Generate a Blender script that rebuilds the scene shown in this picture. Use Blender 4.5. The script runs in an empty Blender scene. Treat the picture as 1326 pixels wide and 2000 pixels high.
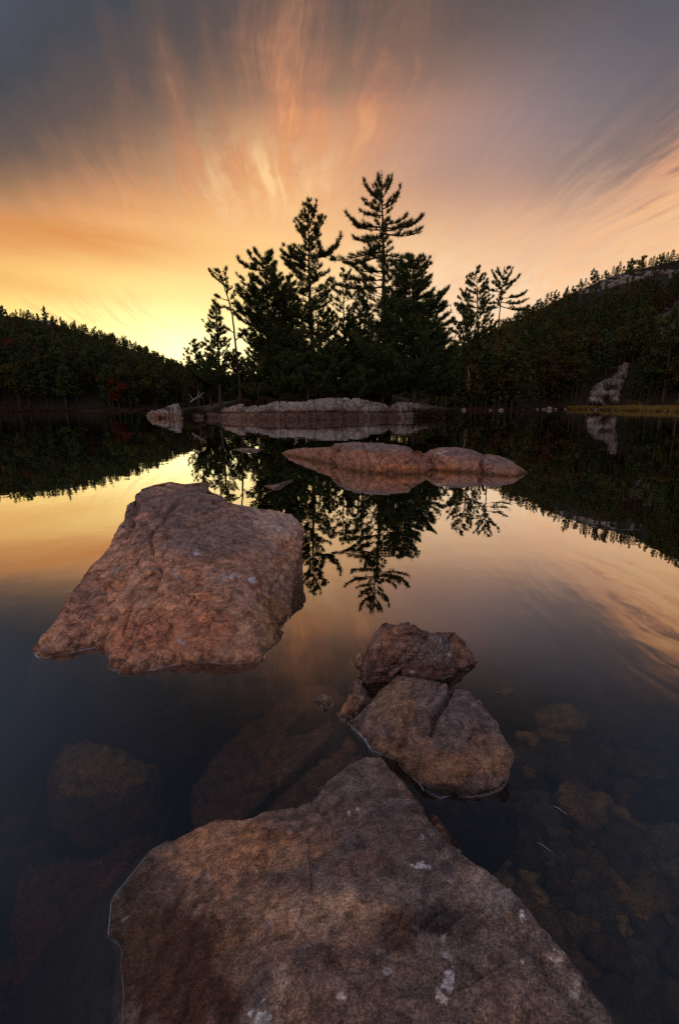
import bpy, math, random
import numpy as np
from mathutils import Vector

# ---------------------------------------------------------------- camera, world, sun, exposure
SC = bpy.context.scene
COL = SC.collection
F = 889.0; CX = 663.0; CY = 1000.0; CH = 1.2
TILT = math.atan2(CY - 791.0, F)
ST, CT = math.sin(TILT), math.cos(TILT)

cam_d = bpy.data.cameras.new('camera')
cam_d.sensor_fit = 'VERTICAL'; cam_d.sensor_height = 36.0; cam_d.lens = 36.0 * F / 2000.0
cam_d.clip_start = 0.02; cam_d.clip_end = 3000
cam = bpy.data.objects.new('camera', cam_d); COL.objects.link(cam)
cam.location = (0, 0, CH); cam.rotation_euler = (math.pi/2 - TILT, 0, 0)
SC.camera = cam

SC.view_settings.view_transform = 'Standard'
SC.view_settings.look = 'None'
SC.view_settings.gamma = 1.0
SC.view_settings.exposure = 0.0
SC.view_settings.use_curve_mapping = False
SC.cycles.use_denoising = False
SC.cycles.max_bounces = 8
SC.cycles.diffuse_bounces = 3
SC.cycles.glossy_bounces = 3
SC.cycles.transparent_max_bounces = 12
SC.cycles.caustics_reflective = False
SC.cycles.caustics_refractive = False

SUN_AZ = math.radians(-19.0); SUN_EL = math.radians(1.5)


class E:
    """Small arithmetic on node sockets."""
    nt = None
    def __init__(s, v): s.v = v
    @staticmethod
    def op(o, *a, clamp=False):
        n = E.nt.nodes.new('ShaderNodeMath'); n.operation = o; n.use_clamp = clamp
        for i, x in enumerate(a):
            if isinstance(x, E): E.nt.links.new(x.v, n.inputs[i])
            else: n.inputs[i].default_value = float(x)
        return E(n.outputs[0])
    def __add__(s, o): return E.op('ADD', s, o)
    def __radd__(s, o): return E.op('ADD', o, s)
    def __sub__(s, o): return E.op('SUBTRACT', s, o)
    def __rsub__(s, o): return E.op('SUBTRACT', o, s)
    def __mul__(s, o): return E.op('MULTIPLY', s, o)
    def __rmul__(s, o): return E.op('MULTIPLY', o, s)
    def __truediv__(s, o): return E.op('DIVIDE', s, o)
    def pw(s, o): return E.op('POWER', s, o)
    def clamp(s): return E.op('ADD', s, 0.0, clamp=True)
    def mx(s, o): return E.op('MAXIMUM', s, o)
    def mn(s, o): return E.op('MINIMUM', s, o)


def gauss(x, c, s):
    d = (x - c) * (1.0 / s)
    return E.op('EXPONENT', d * d * -0.5)

def combine(x, y, z):
    n = E.nt.nodes.new('ShaderNodeCombineXYZ')
    for i, a in enumerate((x, y, z)):
        if isinstance(a, E): E.nt.links.new(a.v, n.inputs[i])
        else: n.inputs[i].default_value = a
    return n.outputs[0]

def noise_node(vec, scale, detail=4, rough=0.55, dist=0.0, out='Fac'):
    n = E.nt.nodes.new('ShaderNodeTexNoise')
    n.inputs['Scale'].default_value = scale; n.inputs['Detail'].default_value = detail
    n.inputs['Roughness'].default_value = rough; n.inputs['Distortion'].default_value = dist
    if vec is not None: E.nt.links.new(vec, n.inputs['Vector'])
    return E(n.outputs[out])

def ramp(fac, stops, interp='LINEAR'):
    n = E.nt.nodes.new('ShaderNodeValToRGB'); cr = n.color_ramp; cr.interpolation = interp
    while len(cr.elements) > 1: cr.elements.remove(cr.elements[-1])
    first = True
    for p, c in stops:
        if first: e = cr.elements[0]; e.position = p; first = False
        else: e = cr.elements.new(p)
        if not hasattr(c, '__len__'): c = (c, c, c)
        e.color = (c[0], c[1], c[2], 1)
    E.nt.links.new(fac.v, n.inputs[0])
    return E(n.outputs[0])

def mixc(fac, a, b, mode='MIX'):
    n = E.nt.nodes.new('ShaderNodeMix'); n.data_type = 'RGBA'; n.blend_type = mode
    for i, x in ((0, fac), (6, a), (7, b)):
        if isinstance(x, E): E.nt.links.new(x.v, n.inputs[i])
        elif i == 0: n.inputs[0].default_value = x
        else: n.inputs[i].default_value = (*x, 1)
    return E(n.outputs[2])


def build_world():
    w = bpy.data.worlds.new('World'); SC.world = w; w.use_nodes = True
    nt = w.node_tree; E.nt = nt; nt.nodes.clear()
    tc = nt.nodes.new('ShaderNodeTexCoord')
    sep = nt.nodes.new('ShaderNodeSeparateXYZ'); nt.links.new(tc.outputs['Generated'], sep.inputs[0])
    x, y, z = (E(sep.outputs[i]) for i in range(3))
    az = E.op('ARCTAN2', x, y) * (180 / math.pi)
    el = E.op('ARCSINE', z) * (180 / math.pi)
    zz = z.mx(0.0) + 0.10
    px = x / zz; py = y / zz
    # rotate the cloud sheet a little so its bands run towards a point left of the tall pine
    a0 = math.radians(-4)
    qx = px * math.cos(a0) - py * math.sin(a0)
    qy = px * math.sin(a0) + py * math.cos(a0)
    # band warp
    wv = combine(qx * 0.55, qy * 0.35, 3.1)
    warp = noise_node(wv, 1.0, 3, 0.5)
    fw = noise_node(combine(qx * 2.2, qy * 1.6, 5.5), 1.0, 3, 0.6)
    warp2 = noise_node(combine(qx * 0.55, qy * 0.35, 9.4), 1.0, 2, 0.5)
    bx = qx + (warp - 0.5) * 1.0 + (fw - 0.5) * 0.09
    by = qy + (warp2 - 0.5) * 1.2
    streak = noise_node(combine(bx * 3.6, by * 0.36, 0.0), 1.0, 7, 0.62, 0.25)
    fine = noise_node(combine(bx * 15.0 + by * 1.2, by * 1.0, 4.0), 1.0, 5, 0.62, 0.5)
    mott = noise_node(combine(bx * 6.5 + by * 1.5, by * 3.0, 1.7), 1.0, 6, 0.66, 0.3)
    broad = noise_node(combine(qx * 0.75, qy * 0.45, 7.0), 1.0, 3, 0.5)
    d_az = az - 2.5
    band = noise_node(combine(az * 0.035 + el * 0.03, el * 0.21, 2.0), 1.0, 6, 0.6, 0.5)
    # cloud thickness shifts the colour along the elevation ramp
    cen = gauss(az, 1.0, 17.0)
    lift = ((streak - 0.5) * 21.0 + ((fine - 0.5) * 20.0 + (mott - 0.5) * 13.0) * (1.0 - 0.6 * gauss(az, 36.0, 13.0))) * (cen * 0.85 + 0.15) + (broad - 0.5) * 15.0
    amp = ramp(el / 90.0, [(0, 0.08), (0.10, 0.15), (0.18, 0.5), (0.26, 0.95), (0.38, 0.9), (0.55, 0.3), (1, 0.0)])
    side = d_az * d_az * 0.0092 * (0.10 + el / 18.0)
    side = side.mn(60.0)
    # on the right a second bank of lit cloud comes down from above
    rightbank = gauss(az - (el - 16.0) * 0.5, 34.5, 4.5) * gauss(el, 20.0, 8.0) * (0.55 + (broad + mott + fine - 1.5) * 3.2 + 0.4)
    notch = gauss(az - (el - 20.0) * 0.3, 25.0, 5.0) * gauss(el, 24.0, 6.0)
    leff = el + side + lift * amp - rightbank * 17.0 + notch * 6.0 + (band - 0.5) * 7.0
    base = ramp(leff.mx(0.0).mn(90.0) / 90.0, [
        (0.000, (1.00, 0.58, 0.24)), (0.060, (1.0, 0.58, 0.24)), (0.120, (1.0, 0.56, 0.24)),
        (0.170, (0.96, 0.51, 0.22)), (0.215, (0.87, 0.42, 0.17)), (0.250, (0.80, 0.35, 0.145)),
        (0.285, (0.62, 0.265, 0.13)), (0.320, (0.42, 0.195, 0.115)), (0.360, (0.225, 0.125, 0.09)),
        (0.410, (0.115, 0.082, 0.076)), (0.49, (0.060, 0.063, 0.078)), (0.62, (0.075, 0.090, 0.135)),
        (1.00, (0.16, 0.19, 0.27))])
    # the bright yellow glow where the sun has just gone
    g1 = gauss(az, -22.0, 15.0) * gauss(el, 9.8, 3.0)
    g1m = (g1 * (1.25 + (band - 0.5) * 1.6)).clamp()
    c = mixc(g1m, base, (1.15, 0.80, 0.19))
    g2 = gauss(az, -18.0, 12.0) * gauss(el, 7.5, 4.8)
    c = mixc((g2 * 1.1).clamp(), c, (1.30, 1.02, 0.40))
    g6 = gauss(az, -15.0, 6.0) * gauss(el, 5.0, 3.2)
    c = mixc(g6, c, (2.0, 1.75, 0.85))
    g7 = gauss(az, -9.0, 10.0) * gauss(el, 14.0, 4.5)
    c = mixc((g7 * 0.62).clamp(), c, (1.08, 0.70, 0.24))
    # orange belt above the glow on the left
    belt = gauss(az + el * 0.6, -21.0, 12.0) * gauss(el - (az + 25.0) * 0.08, 16.0, 2.3)
    c = mixc((belt * (0.65 + (band - 0.5) * 2.2)).clamp(), c, (0.72, 0.27, 0.07))
    belt2 = gauss(az, -36.0, 9.0) * gauss(el, 11.2, 1.3)
    c = mixc((belt2 * (0.6 + (band - 0.5) * 1.5)).clamp(), c, (0.80, 0.38, 0.11))
    cm = gauss(az, 25.0, 9.0) * gauss(el, 17.5, 4.2)
    c = mixc((cm * (0.55 + (mott - 0.5) * 2.0)).clamp(), c, (0.56, 0.33, 0.23))
    lav = gauss(az, 20.0, 11.0) * gauss(el - (az - 20.0) * 0.15, 25.5, 4.6)
    c = mixc((lav * (0.72 + (broad - 0.5) * 1.0)).clamp(), c, (0.235, 0.20, 0.235))
    # pale peach over the right shore
    g3 = gauss(az, 15.0, 15.0) * gauss(el, 10.0, 5.5)
    c = mixc((g3 * 0.75).clamp(), c, (1.0, 0.76, 0.52))
    # bright wisps
    wis = ((fine * 0.65 + mott * 0.35) * streak * 5.6 - 1.18).clamp()
    wmask = gauss(az - (el - 22.0) * 0.6, -2.0, 8.5) * gauss(el, 23.0, 5.0)
    wmask2 = gauss(az, 26.0, 14.0) * gauss(el, 14.0, 5.0)
    c = mixc((wis * (wmask * 1.1 + wmask2 * 1.1) * 0.7).clamp(), c, (1.0, 0.53, 0.26))
    g4 = gauss(az, -7.5, 6.0) * gauss(el, 22.0, 3.0)
    c = mixc((g4 * (0.25 + (mott + fine - 0.95) * 3.0)).clamp(), c, (1.0, 0.62, 0.29))
    # grey lavender gap right of the tallest pine
    g5 = gauss(az, 13.0, 7.0) * gauss(el, 24.0, 2.6)
    c = mixc((g5 * 0.40).clamp(), c, (0.42, 0.28, 0.24))
    # low pink wisps at far left
    c = mixc(((mott - 0.5) * 3.0).clamp() * gauss(az, 20.0, 16.0) * gauss(el, 13.0, 5.0) * 0.6, c, (0.80, 0.47, 0.30))
    wl = ((fine - 0.44) * 3.0).clamp() * gauss(az, -30.0, 9.0) * gauss(el, 8.6, 1.9)
    c = mixc((wl * 0.75).clamp(), c, (0.80, 0.44, 0.22))
    hi = ((el - 37.0) * 0.05).clamp()
    c = mixc(hi, c, mixc(1.0, c, (0.045, 0.08, 0.16), 'ADD'))
    # unseen eastern sky behind the camera: pink afterglow brightened to light the rocks
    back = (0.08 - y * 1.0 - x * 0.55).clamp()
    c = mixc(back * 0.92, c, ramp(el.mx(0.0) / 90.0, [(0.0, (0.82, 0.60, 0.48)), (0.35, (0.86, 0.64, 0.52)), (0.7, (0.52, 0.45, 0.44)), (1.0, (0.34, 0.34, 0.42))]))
    # faint clear-sky light behind it all
    sky = nt.nodes.new('ShaderNodeTexSky'); sky.sky_type = 'NISHITA'; sky.sun_disc = False
    sky.sun_elevation = SUN_EL; sky.sun_rotation = SUN_AZ
    sk = mixc(1.0, E(sky.outputs[0]), (0.008, 0.008, 0.008), 'MULTIPLY')
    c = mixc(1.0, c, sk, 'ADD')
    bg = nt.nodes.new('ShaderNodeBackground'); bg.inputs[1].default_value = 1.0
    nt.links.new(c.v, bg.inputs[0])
    out = nt.nodes.new('ShaderNodeOutputWorld'); nt.links.new(bg.outputs[0], out.inputs[0])
    w.cycles.sampling_method = 'MANUAL'; w.cycles.sample_map_resolution = 1024

build_world()

sun_d = bpy.data.lights.new('sun', 'SUN'); sun_d.energy = 0.5; sun_d.angle = math.radians(3); sun_d.color = (1.0, 0.62, 0.32)
sun = bpy.data.objects.new('sun', sun_d); COL.objects.link(sun)
sdir = Vector((math.sin(SUN_AZ)*math.cos(SUN_EL), math.cos(SUN_AZ)*math.cos(SUN_EL), math.sin(SUN_EL)))
sun.rotation_euler = (-sdir).to_track_quat('-Z', 'Y').to_euler(); sun.location = (0, 0, 60)

# ---------------------------------------------------------------- helpers
rng = np.random.default_rng(7)

def on_plane(px, py, z):
    dx = (px - CX) / F; dy = (CY - py) / F
    u = dy * CT - ST; w = dy * ST + CT
    k = (z - CH) / u
    return np.array([dx * k, w * k, z])

def at_depth(px, py, Y):
    dx = (px - CX) / F; dy = (CY - py) / F
    u = dy * CT - ST; w = dy * ST + CT
    k = Y / w
    return np.array([dx * k, Y, CH + u * k])

def project(P):
    P = np.asarray(P, float)
    X, Y, Z = P[..., 0], P[..., 1], P[..., 2] - CH
    d = np.maximum(Y * CT - Z * ST, 1e-3)
    return CX + F * X / d, CY - F * (Y * ST + Z * CT) / d

def pix_angles(px, py):
    dx = (px - CX) / F; dy = (CY - py) / F
    u = dy * CT - ST; w = dy * ST + CT
    return math.atan2(dx, w), u / math.hypot(w, dx)

def tag(o, label=None, cat=None, group=None, kind=None):
    if label: o['label'] = label
    if cat: o['category'] = cat
    if group: o['group'] = group
    if kind: o['kind'] = kind
    return o

def mesh_np(name, verts, faces, mats=(), smooth=True, face_mat=None, colors=None):
    """verts (n,3); faces a list of arrays (m,k)"""
    me = bpy.data.meshes.new(name)
    if not isinstance(faces, list): faces = [faces]
    loops = np.concatenate([f.ravel() for f in faces]).astype(np.int32)
    sizes = np.concatenate([np.full(len(f), f.shape[1], np.int32) for f in faces])
    starts = np.concatenate([[0], np.cumsum(sizes)[:-1]]).astype(np.int32)
    me.vertices.add(len(verts)); me.vertices.foreach_set('co', np.asarray(verts, np.float32).ravel())
    me.loops.add(len(loops)); me.loops.foreach_set('vertex_index', loops)
    me.polygons.add(len(sizes)); me.polygons.foreach_set('loop_start', starts)
    try: me.polygons.foreach_set('loop_total', sizes)
    except Exception: pass
    me.polygons.foreach_set('use_smooth', np.full(len(sizes), smooth, bool))
    for m in mats: me.materials.append(m)
    if face_mat is not None: me.polygons.foreach_set('material_index', np.asarray(face_mat, np.int32))
    if colors is not None:
        a = me.color_attributes.new('Col', 'FLOAT_COLOR', 'POINT')
        cc = np.ones((len(verts), 4), np.float32); cc[:, :colors.shape[1]] = colors
        a.data.foreach_set('color', cc.ravel())
    me.update(calc_edges=True); me.validate()
    return me

def link(name, me, parent=None, loc=None):
    o = bpy.data.objects.new(name, me); COL.objects.link(o)
    if parent is not None: o.parent = parent
    if loc is not None: o.location = loc
    return o

def empty(name, loc):
    o = bpy.data.objects.new(name, None); o.empty_display_size = 0.3
    o.location = loc; COL.objects.link(o); return o

# ---- numpy noise
def _h(ix, iy, iz, seed):
    h = (ix * 374761393 + iy * 668265263 + iz * 2147483647 + seed * 1274126177) & 0xFFFFFFFF
    h = ((h ^ (h >> 13)) * 1274126177) & 0xFFFFFFFF
    h = ((h ^ (h >> 16)) * 2246822519) & 0xFFFFFFFF
    h = h ^ (h >> 15)
    return (h & 0xFFFFFF) / float(0xFFFFFF)

def vnoise(p, seed=0):
    i = np.floor(p).astype(np.int64); f = p - i
    f = f * f * f * (f * (f * 6 - 15) + 10)
    r = 0
    for a in (0, 1):
        wa = f[:, 0] if a else 1 - f[:, 0]
        for b in (0, 1):
            wb = f[:, 1] if b else 1 - f[:, 1]
            for c in (0, 1):
                wc = f[:, 2] if c else 1 - f[:, 2]
                r = r + wa * wb * wc * _h(i[:, 0] + a, i[:, 1] + b, i[:, 2] + c, seed)
    return r * 2 - 1

def fbm(p, octv=5, seed=0, gain=0.5, lac=2.03):
    r = 0; a = 1.0; q = p.copy()
    for k in range(octv):
        r = r + a * vnoise(q, seed + k); a *= gain; q = q * lac + 17.3
    return r

def voro(p, seed=0):
    """nearest cell: distance, second distance, random tilt dot offset"""
    i = np.floor(p).astype(np.int64)
    n = len(p); d1 = np.full(n, 9.0); d2 = np.full(n, 9.0); tilt = np.zeros(n); rid = np.zeros(n)
    for a in (-1, 0, 1):
        for b in (-1, 0, 1):
            for c in (-1, 0, 1):
                cx, cy, cz = i[:, 0] + a, i[:, 1] + b, i[:, 2] + c
                off = np.stack([cx + _h(cx, cy, cz, seed), cy + _h(cx, cy, cz, seed + 1), cz + _h(cx, cy, cz, seed + 2)], 1)
                v = p - off; d = np.sqrt((v * v).sum(1))
                t = v[:, 0] * (_h(cx, cy, cz, seed + 3) - .5) + v[:, 1] * (_h(cx, cy, cz, seed + 4) - .5) + v[:, 2] * (_h(cx, cy, cz, seed + 5) - .5)
                rr = _h(cx, cy, cz, seed + 6)
                m = d < d1
                d2 = np.where(m, d1, np.minimum(d2, d)); tilt = np.where(m, t, tilt); rid = np.where(m, rr, rid); d1 = np.where(m, d, d1)
    return d1, d2, tilt, rid

def tps(ctrl, q, lam=1e-4):
    """thin plate spline z over xy"""
    c = np.asarray(ctrl, float); n = len(c)
    def U(r2): return np.where(r2 > 0, r2 * np.log(np.maximum(r2, 1e-12)), 0)
    d = ((c[:, None, :2] - c[None, :, :2]) ** 2).sum(2)
    K = U(d) + lam * np.eye(n)
    P = np.hstack([np.ones((n, 1)), c[:, :2]])
    A = np.zeros((n + 3, n + 3)); A[:n, :n] = K; A[:n, n:] = P; A[n:, :n] = P.T
    b = np.zeros(n + 3); b[:n] = c[:, 2]
    s = np.linalg.solve(A, b)
    out = np.empty(len(q))
    for k in range(0, len(q), 20000):
        qq = q[k:k + 20000]
        d = ((qq[:, None, :2] - c[None, :, :2]) ** 2).sum(2)
        out[k:k + 20000] = U(d) @ s[:n] + s[n] + qq[:, 0] * s[n + 1] + qq[:, 1] * s[n + 2]
    return out

def seg_dist(px, py, poly):
    best = np.full(np.shape(px), 1e9)
    for (ax, ay), (bx, by) in zip(poly[:-1], poly[1:]):
        vx, vy = bx - ax, by - ay; L = vx * vx + vy * vy + 1e-9
        t = np.clip(((px - ax) * vx + (py - ay) * vy) / L, 0, 1)
        best = np.minimum(best, np.hypot(px - ax - t * vx, py - ay - t * vy))
    return best

# ---------------------------------------------------------------- materials
def new_mat(name):
    m = bpy.data.materials.new(name); m.use_nodes = True
    E.nt = m.node_tree; E.nt.nodes.clear()
    out = E.nt.nodes.new('ShaderNodeOutputMaterial')
    return m, out

def principled(out, col, rough=0.7, spec=0.5, bump=None, bump_s=0.3, bump_d=0.02):
    p = E.nt.nodes.new('ShaderNodeBsdfPrincipled')
    if isinstance(col, E): E.nt.links.new(col.v, p.inputs['Base Color'])
    else: p.inputs['Base Color'].default_value = (*col, 1)
    if isinstance(rough, E): E.nt.links.new(rough.v, p.inputs['Roughness'])
    else: p.inputs['Roughness'].default_value = rough
    p.inputs['Specular IOR Level'].default_value = spec
    if bump is not None:
        b = E.nt.nodes.new('ShaderNodeBump'); b.inputs['Strength'].default_value = bump_s; b.inputs['Distance'].default_value = bump_d
        E.nt.links.new(bump.v, b.inputs['Height']); E.nt.links.new(b.outputs[0], p.inputs['Normal'])
    E.nt.links.new(p.outputs[0], out.inputs[0])
    return p

def rock_mat(name, sc=1.0, bump_d=0.006, pale=0.5, wet=1.0, wet_z=0.03, tint=(1, 1, 1), sheen=0.5, grain=1.0, crk=0.5, crk_sc=9.0, algae=1.0):
    """granite-like: vertex colour gives the mineral patches, noise the grain, cracks and pale flecks"""
    m, out = new_mat(name)
    geo = E.nt.nodes.new('ShaderNodeNewGeometry'); pos = geo.outputs['Position']
    at = E.nt.nodes.new('ShaderNodeAttribute'); at.attribute_name = 'Col'
    colr = mixc(1.0, E(at.outputs['Color']), tint, 'MULTIPLY')
    big = noise_node(pos, 5 * sc, 6, 0.6, 0.3)
    mid = noise_node(pos, 22 * sc, 8, 0.68, 0.6)
    fin = noise_node(pos, 165 * sc, 6, 0.75)
    # stretched foliation
    mp = E.nt.nodes.new('ShaderNodeMapping'); mp.inputs['Scale'].default_value = (9 * sc, 34 * sc, 30 * sc); mp.inputs['Rotation'].default_value = (0.3, 0.2, 0.7)
    E.nt.links.new(pos, mp.inputs[0])
    fol = noise_node(mp.outputs[0], 1.0, 7, 0.66, 0.8)
    vr = E.nt.nodes.new('ShaderNodeTexVoronoi'); vr.feature = 'DISTANCE_TO_EDGE'; vr.inputs['Scale'].default_value = crk_sc * sc
    wv = E.nt.nodes.new('ShaderNodeVectorMath'); wv.operation = 'MULTIPLY_ADD'
    nz = noise_node(pos, 16 * sc, 4, 0.6, 0, 'Color'); E.nt.links.new(nz.v, wv.inputs[0]); wv.inputs[1].default_value = (0.14 / sc,) * 3
    E.nt.links.new(pos, wv.inputs[2]); E.nt.links.new(wv.outputs[0], vr.inputs['Vector'])
    edge = E(vr.outputs['Distance'])
    crackmask = ((big - 0.46) * 7).clamp()
    crack = (1.0 - (edge * 38).clamp()) * crackmask * crk
    c = mixc(ramp(mid, [(0.36, 0), (0.64, 1)]), mixc(1.0, colr, (0.40, 0.37, 0.38), 'MULTIPLY'), mixc(1.0, colr, (1.50, 1.45, 1.38), 'MULTIPLY'))
    # rust / violet drift
    c = mixc(ramp(big, [(0.42, 0), (0.62, 0.7)]), c, mixc(1.0, c, (1.22, 0.97, 0.80), 'MULTIPLY'))
    c = mixc(ramp(fol, [(0.36, 0.7), (0.5, 0)]), c, mixc(1.0, colr, (0.52, 0.53, 0.62), 'MULTIPLY'))
    c = mixc(ramp(fin, [(0.40, 0.9), (0.50, 0)]) * grain, c, mixc(1.0, c, (0.22, 0.19, 0.20), 'MULTIPLY'))
    c = mixc(ramp(fin, [(0.53, 0), (0.64, 0.85)]) * grain, c, mixc(1.0, c, (2.3, 2.15, 2.05), 'MULTIPLY'))
    # pale lichen and quartz chips
    fl = noise_node(pos, 13 * sc, 5, 0.62, 1.0)
    fl2 = noise_node(pos, 60 * sc, 3, 0.6)
    flm = (((fl - 0.655) * 16).clamp() * ((fl2 - 0.40) * 6).clamp()) * pale
    c = mixc(flm, c, (0.62, 0.60, 0.64))
    c = mixc((crack * 0.8).clamp(), c, mixc(1.0, colr, (0.16, 0.14, 0.14), 'MULTIPLY'))
    sep = E.nt.nodes.new('ShaderNodeSeparateXYZ'); E.nt.links.new(pos, sep.inputs[0])
    zz = E(sep.outputs[2]) + (mid - 0.5) * (wet_z * 1.6)
    wetm = (1.0 - ((zz - wet_z * 0.25) * (1.0 / (wet_z * 0.9))).clamp()) * wet
    c = mixc(wetm * 0.8, c, mixc(1.0, c, (0.30, 0.26, 0.22), 'MULTIPLY'))
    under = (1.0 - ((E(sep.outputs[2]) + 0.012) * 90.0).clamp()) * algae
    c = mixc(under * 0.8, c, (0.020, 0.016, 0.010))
    rough = 0.66 - wetm * 0.32 - (fol - 0.5) * 0.5 * sheen
    hgt = (mid * 1.0 + fol * 0.9 + fin * 0.22 + big * 1.4) - crack * 0.9 + flm * 0.15
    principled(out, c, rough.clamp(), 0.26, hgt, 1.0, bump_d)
    return m

def leaf_mat(name, cols, rough=0.75):
    m, out = new_mat(name)
    geo = E.nt.nodes.new('ShaderNodeNewGeometry')
    r = E(geo.outputs['Random Per Island'])
    n = noise_node(geo.outputs['Position'], 0.5, 3, 0.6)
    f = (r * 0.7 + n * 0.6 - 0.15).clamp()
    k = len(cols)
    c = ramp(f, [(0.15 + 0.7 * i / (k - 1), cc) for i, cc in enumerate(cols)])
    d = E.nt.nodes.new('ShaderNodeBsdfDiffuse'); E.nt.links.new(c.v, d.inputs[0])
    t = E.nt.nodes.new('ShaderNodeBsdfTranslucent'); E.nt.links.new(c.v, t.inputs[0])
    mx = E.nt.nodes.new('ShaderNodeMixShader'); mx.inputs[0].default_value = 0.42
    E.nt.links.new(d.outputs[0], mx.inputs[1]); E.nt.links.new(t.outputs[0], mx.inputs[2]); E.nt.links.new(mx.outputs[0], out.inputs[0])
    return m

def simple_mat(name, c1, c2, scale=6, rough=0.85, bump=0.01, detail=6):
    m, out = new_mat(name)
    geo = E.nt.nodes.new('ShaderNodeNewGeometry')
    n = noise_node(geo.outputs['Position'], scale, detail, 0.65, 0.4)
    principled(out, mixc(ramp(n, [(0.3, 0), (0.7, 1)]), c1, c2), rough, 0.2, n, 0.7, bump)
    return m

M_NEEDLE = leaf_mat('pine_needles', [(0.0464, 0.0667, 0.0319), (0.0841, 0.1131, 0.0435), (0.1377, 0.1522, 0.058)])
M_NEEDLE_DK = leaf_mat('spruce_needles', [(0.0493, 0.0754, 0.0348), (0.0928, 0.1276, 0.0493), (0.1595, 0.174, 0.0653)])
M_BARK = simple_mat('pine_bark', (0.035, 0.026, 0.022), (0.10, 0.075, 0.06), 9, 0.9, 0.03)
M_PALEBARK = simple_mat('pale_bark', (0.22, 0.20, 0.18), (0.42, 0.39, 0.35), 9, 0.85, 0.02)
M_HILLGREEN = leaf_mat('hill_conifer_green', [(0.0376, 0.0564, 0.0276), (0.069, 0.0903, 0.0376), (0.1066, 0.1191, 0.0502)])
M_HILLOLIVE = leaf_mat('hill_leaves_olive', [(0.0495, 0.0545, 0.0198), (0.099, 0.0842, 0.0277), (0.1287, 0.104, 0.0347)])
M_HILLRUST = leaf_mat('hill_leaves_rust', [(0.0669, 0.0312, 0.0178), (0.1158, 0.0535, 0.0249), (0.1069, 0.0713, 0.0267)])
M_HILLRED = leaf_mat('hill_leaves_red', [(0.16, 0.025, 0.018), (0.26, 0.045, 0.028), (0.20, 0.05, 0.03)])
M_FLOOR = simple_mat('forest_floor', (0.014, 0.012, 0.008), (0.040, 0.030, 0.020), 1.3, 0.95, 0.05)
M_BANKGRASS = leaf_mat('bank_grass', [(0.16, 0.11, 0.035), (0.30, 0.20, 0.06), (0.38, 0.26, 0.09)])
M_SHRUB = leaf_mat('shrub_leaves', [(0.075, 0.045, 0.034), (0.12, 0.075, 0.045), (0.10, 0.095, 0.04)])

# ---------------------------------------------------------------- hills
def table(pts):
    pts = sorted(pts); xs = np.array([p[0] for p in pts]); ys = np.array([p[1] for p in pts])
    return lambda a: np.interp(a, xs, ys)

sky_px = [(0, 604), (30, 606), (60, 612), (100, 618), (150, 634), (200, 652), (250, 669), (300, 691), (350, 716), (400, 738),
          (500, 748), (700, 748), (840, 722), (885, 690), (930, 662), (975, 635), (1020, 607), (1060, 586), (1100, 566), (1140, 548),
          (1200, 522), (1260, 508), (1326, 492)]
prof = [pix_angles(a, b) for a, b in sky_px]
prof = [(math.degrees(a), s) for a, s in prof]
prof += [(-180, 0.08), (-120, 0.10), (-80, 0.12), (-55, 0.13), (-44, 0.15), (42, 0.31), (55, 0.30), (80, 0.22), (120, 0.12), (180, 0.08)]
f_slope = table(prof)
f_shore = table([(-180, 70), (-90, 85), (-45, 104), (-36, 108), (-28, 106), (-18, 112), (-8, 130), (7, 128), (11, 112), (19, 112), (23, 140), (28, 140), (31, 116), (36, 104), (45, 98), (90, 70), (180, 70)])
f_foot = table([(-180, 75), (-90, 90), (-45, 110), (-30, 110), (-18, 116), (-8, 134), (7, 131), (11, 115), (19, 115), (23, 143), (30, 147), (36, 140), (45, 125), (90, 80), (180, 75)])
f_ridge = table([(-180, 160), (-90, 170), (-45, 190), (-36, 190), (-15, 180), (0, 190), (10, 200), (16, 215), (25, 235), (36, 250), (50, 240), (90, 170), (180, 160)])
f_th = table([(-180, 2.4), (-14, 2.3), (0, 3.5), (12, 4.0), (20, 3.4), (40, 3.4), (180, 4)])

def hill_z(az, d):
    """ground height of the hills at azimuth az (degrees) and distance d"""
    S, Ft, R = f_shore(az), f_foot(az), f_ridge(az)
    zr = CH + R * f_slope(az) - f_th(az)
    t = np.clip((d - Ft) / (R - Ft), 0, 1)
    a = np.radians(az)
    P = np.stack([np.sin(a) * d * 0.045, np.cos(a) * d * 0.045, np.zeros_like(d)], -1).reshape(-1, 3)
    nz = fbm(P, 4, 31).reshape(np.shape(d))
    body = zr * t ** 0.82 + nz * np.minimum(zr * 0.09, 2.2) * np.sin(np.pi * np.clip(t, 0, 1)) + 0.35
    bank = 0.35 * np.clip((d - S) / 3.0, -8, 1)
    z = np.where(d < Ft, bank, body)
    z = np.where(d > R, body - (d - R) * 0.35, z)
    return z

def build_hills():
    azs = np.concatenate([np.arange(-180, -50, 4.0), np.arange(-50, 50, 0.35), np.arange(50, 180, 4.0)])
    ts = np.concatenate([np.linspace(-0.3, 0.1, 20), np.linspace(0.115, 1, 56), np.linspace(1.05, 2.4, 8)])
    A, T = np.meshgrid(azs, ts, indexing='ij')
    S, R = f_shore(A), f_ridge(A)
    D = S + (R - S) * T
    Z = hill_z(A.ravel(), D.ravel()).reshape(A.shape)
    V = np.stack([np.sin(np.radians(A)) * D, np.cos(np.radians(A)) * D, Z], -1)
    n, m = A.shape
    I = np.arange(n * m).reshape(n, m)
    I2 = np.vstack([I, I[:1]])
    f = np.stack([I2[:-1, :-1], I2[1:, :-1], I2[1:, 1:], I2[:-1, 1:]], -1).reshape(-1, 4)
    o = link('hills', mesh_np('hills', V.reshape(-1, 3), f, [M_FLOOR]))
    tag(o, 'low forested hills rising around the lake shore', None, None, 'structure')
build_hills()

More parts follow.
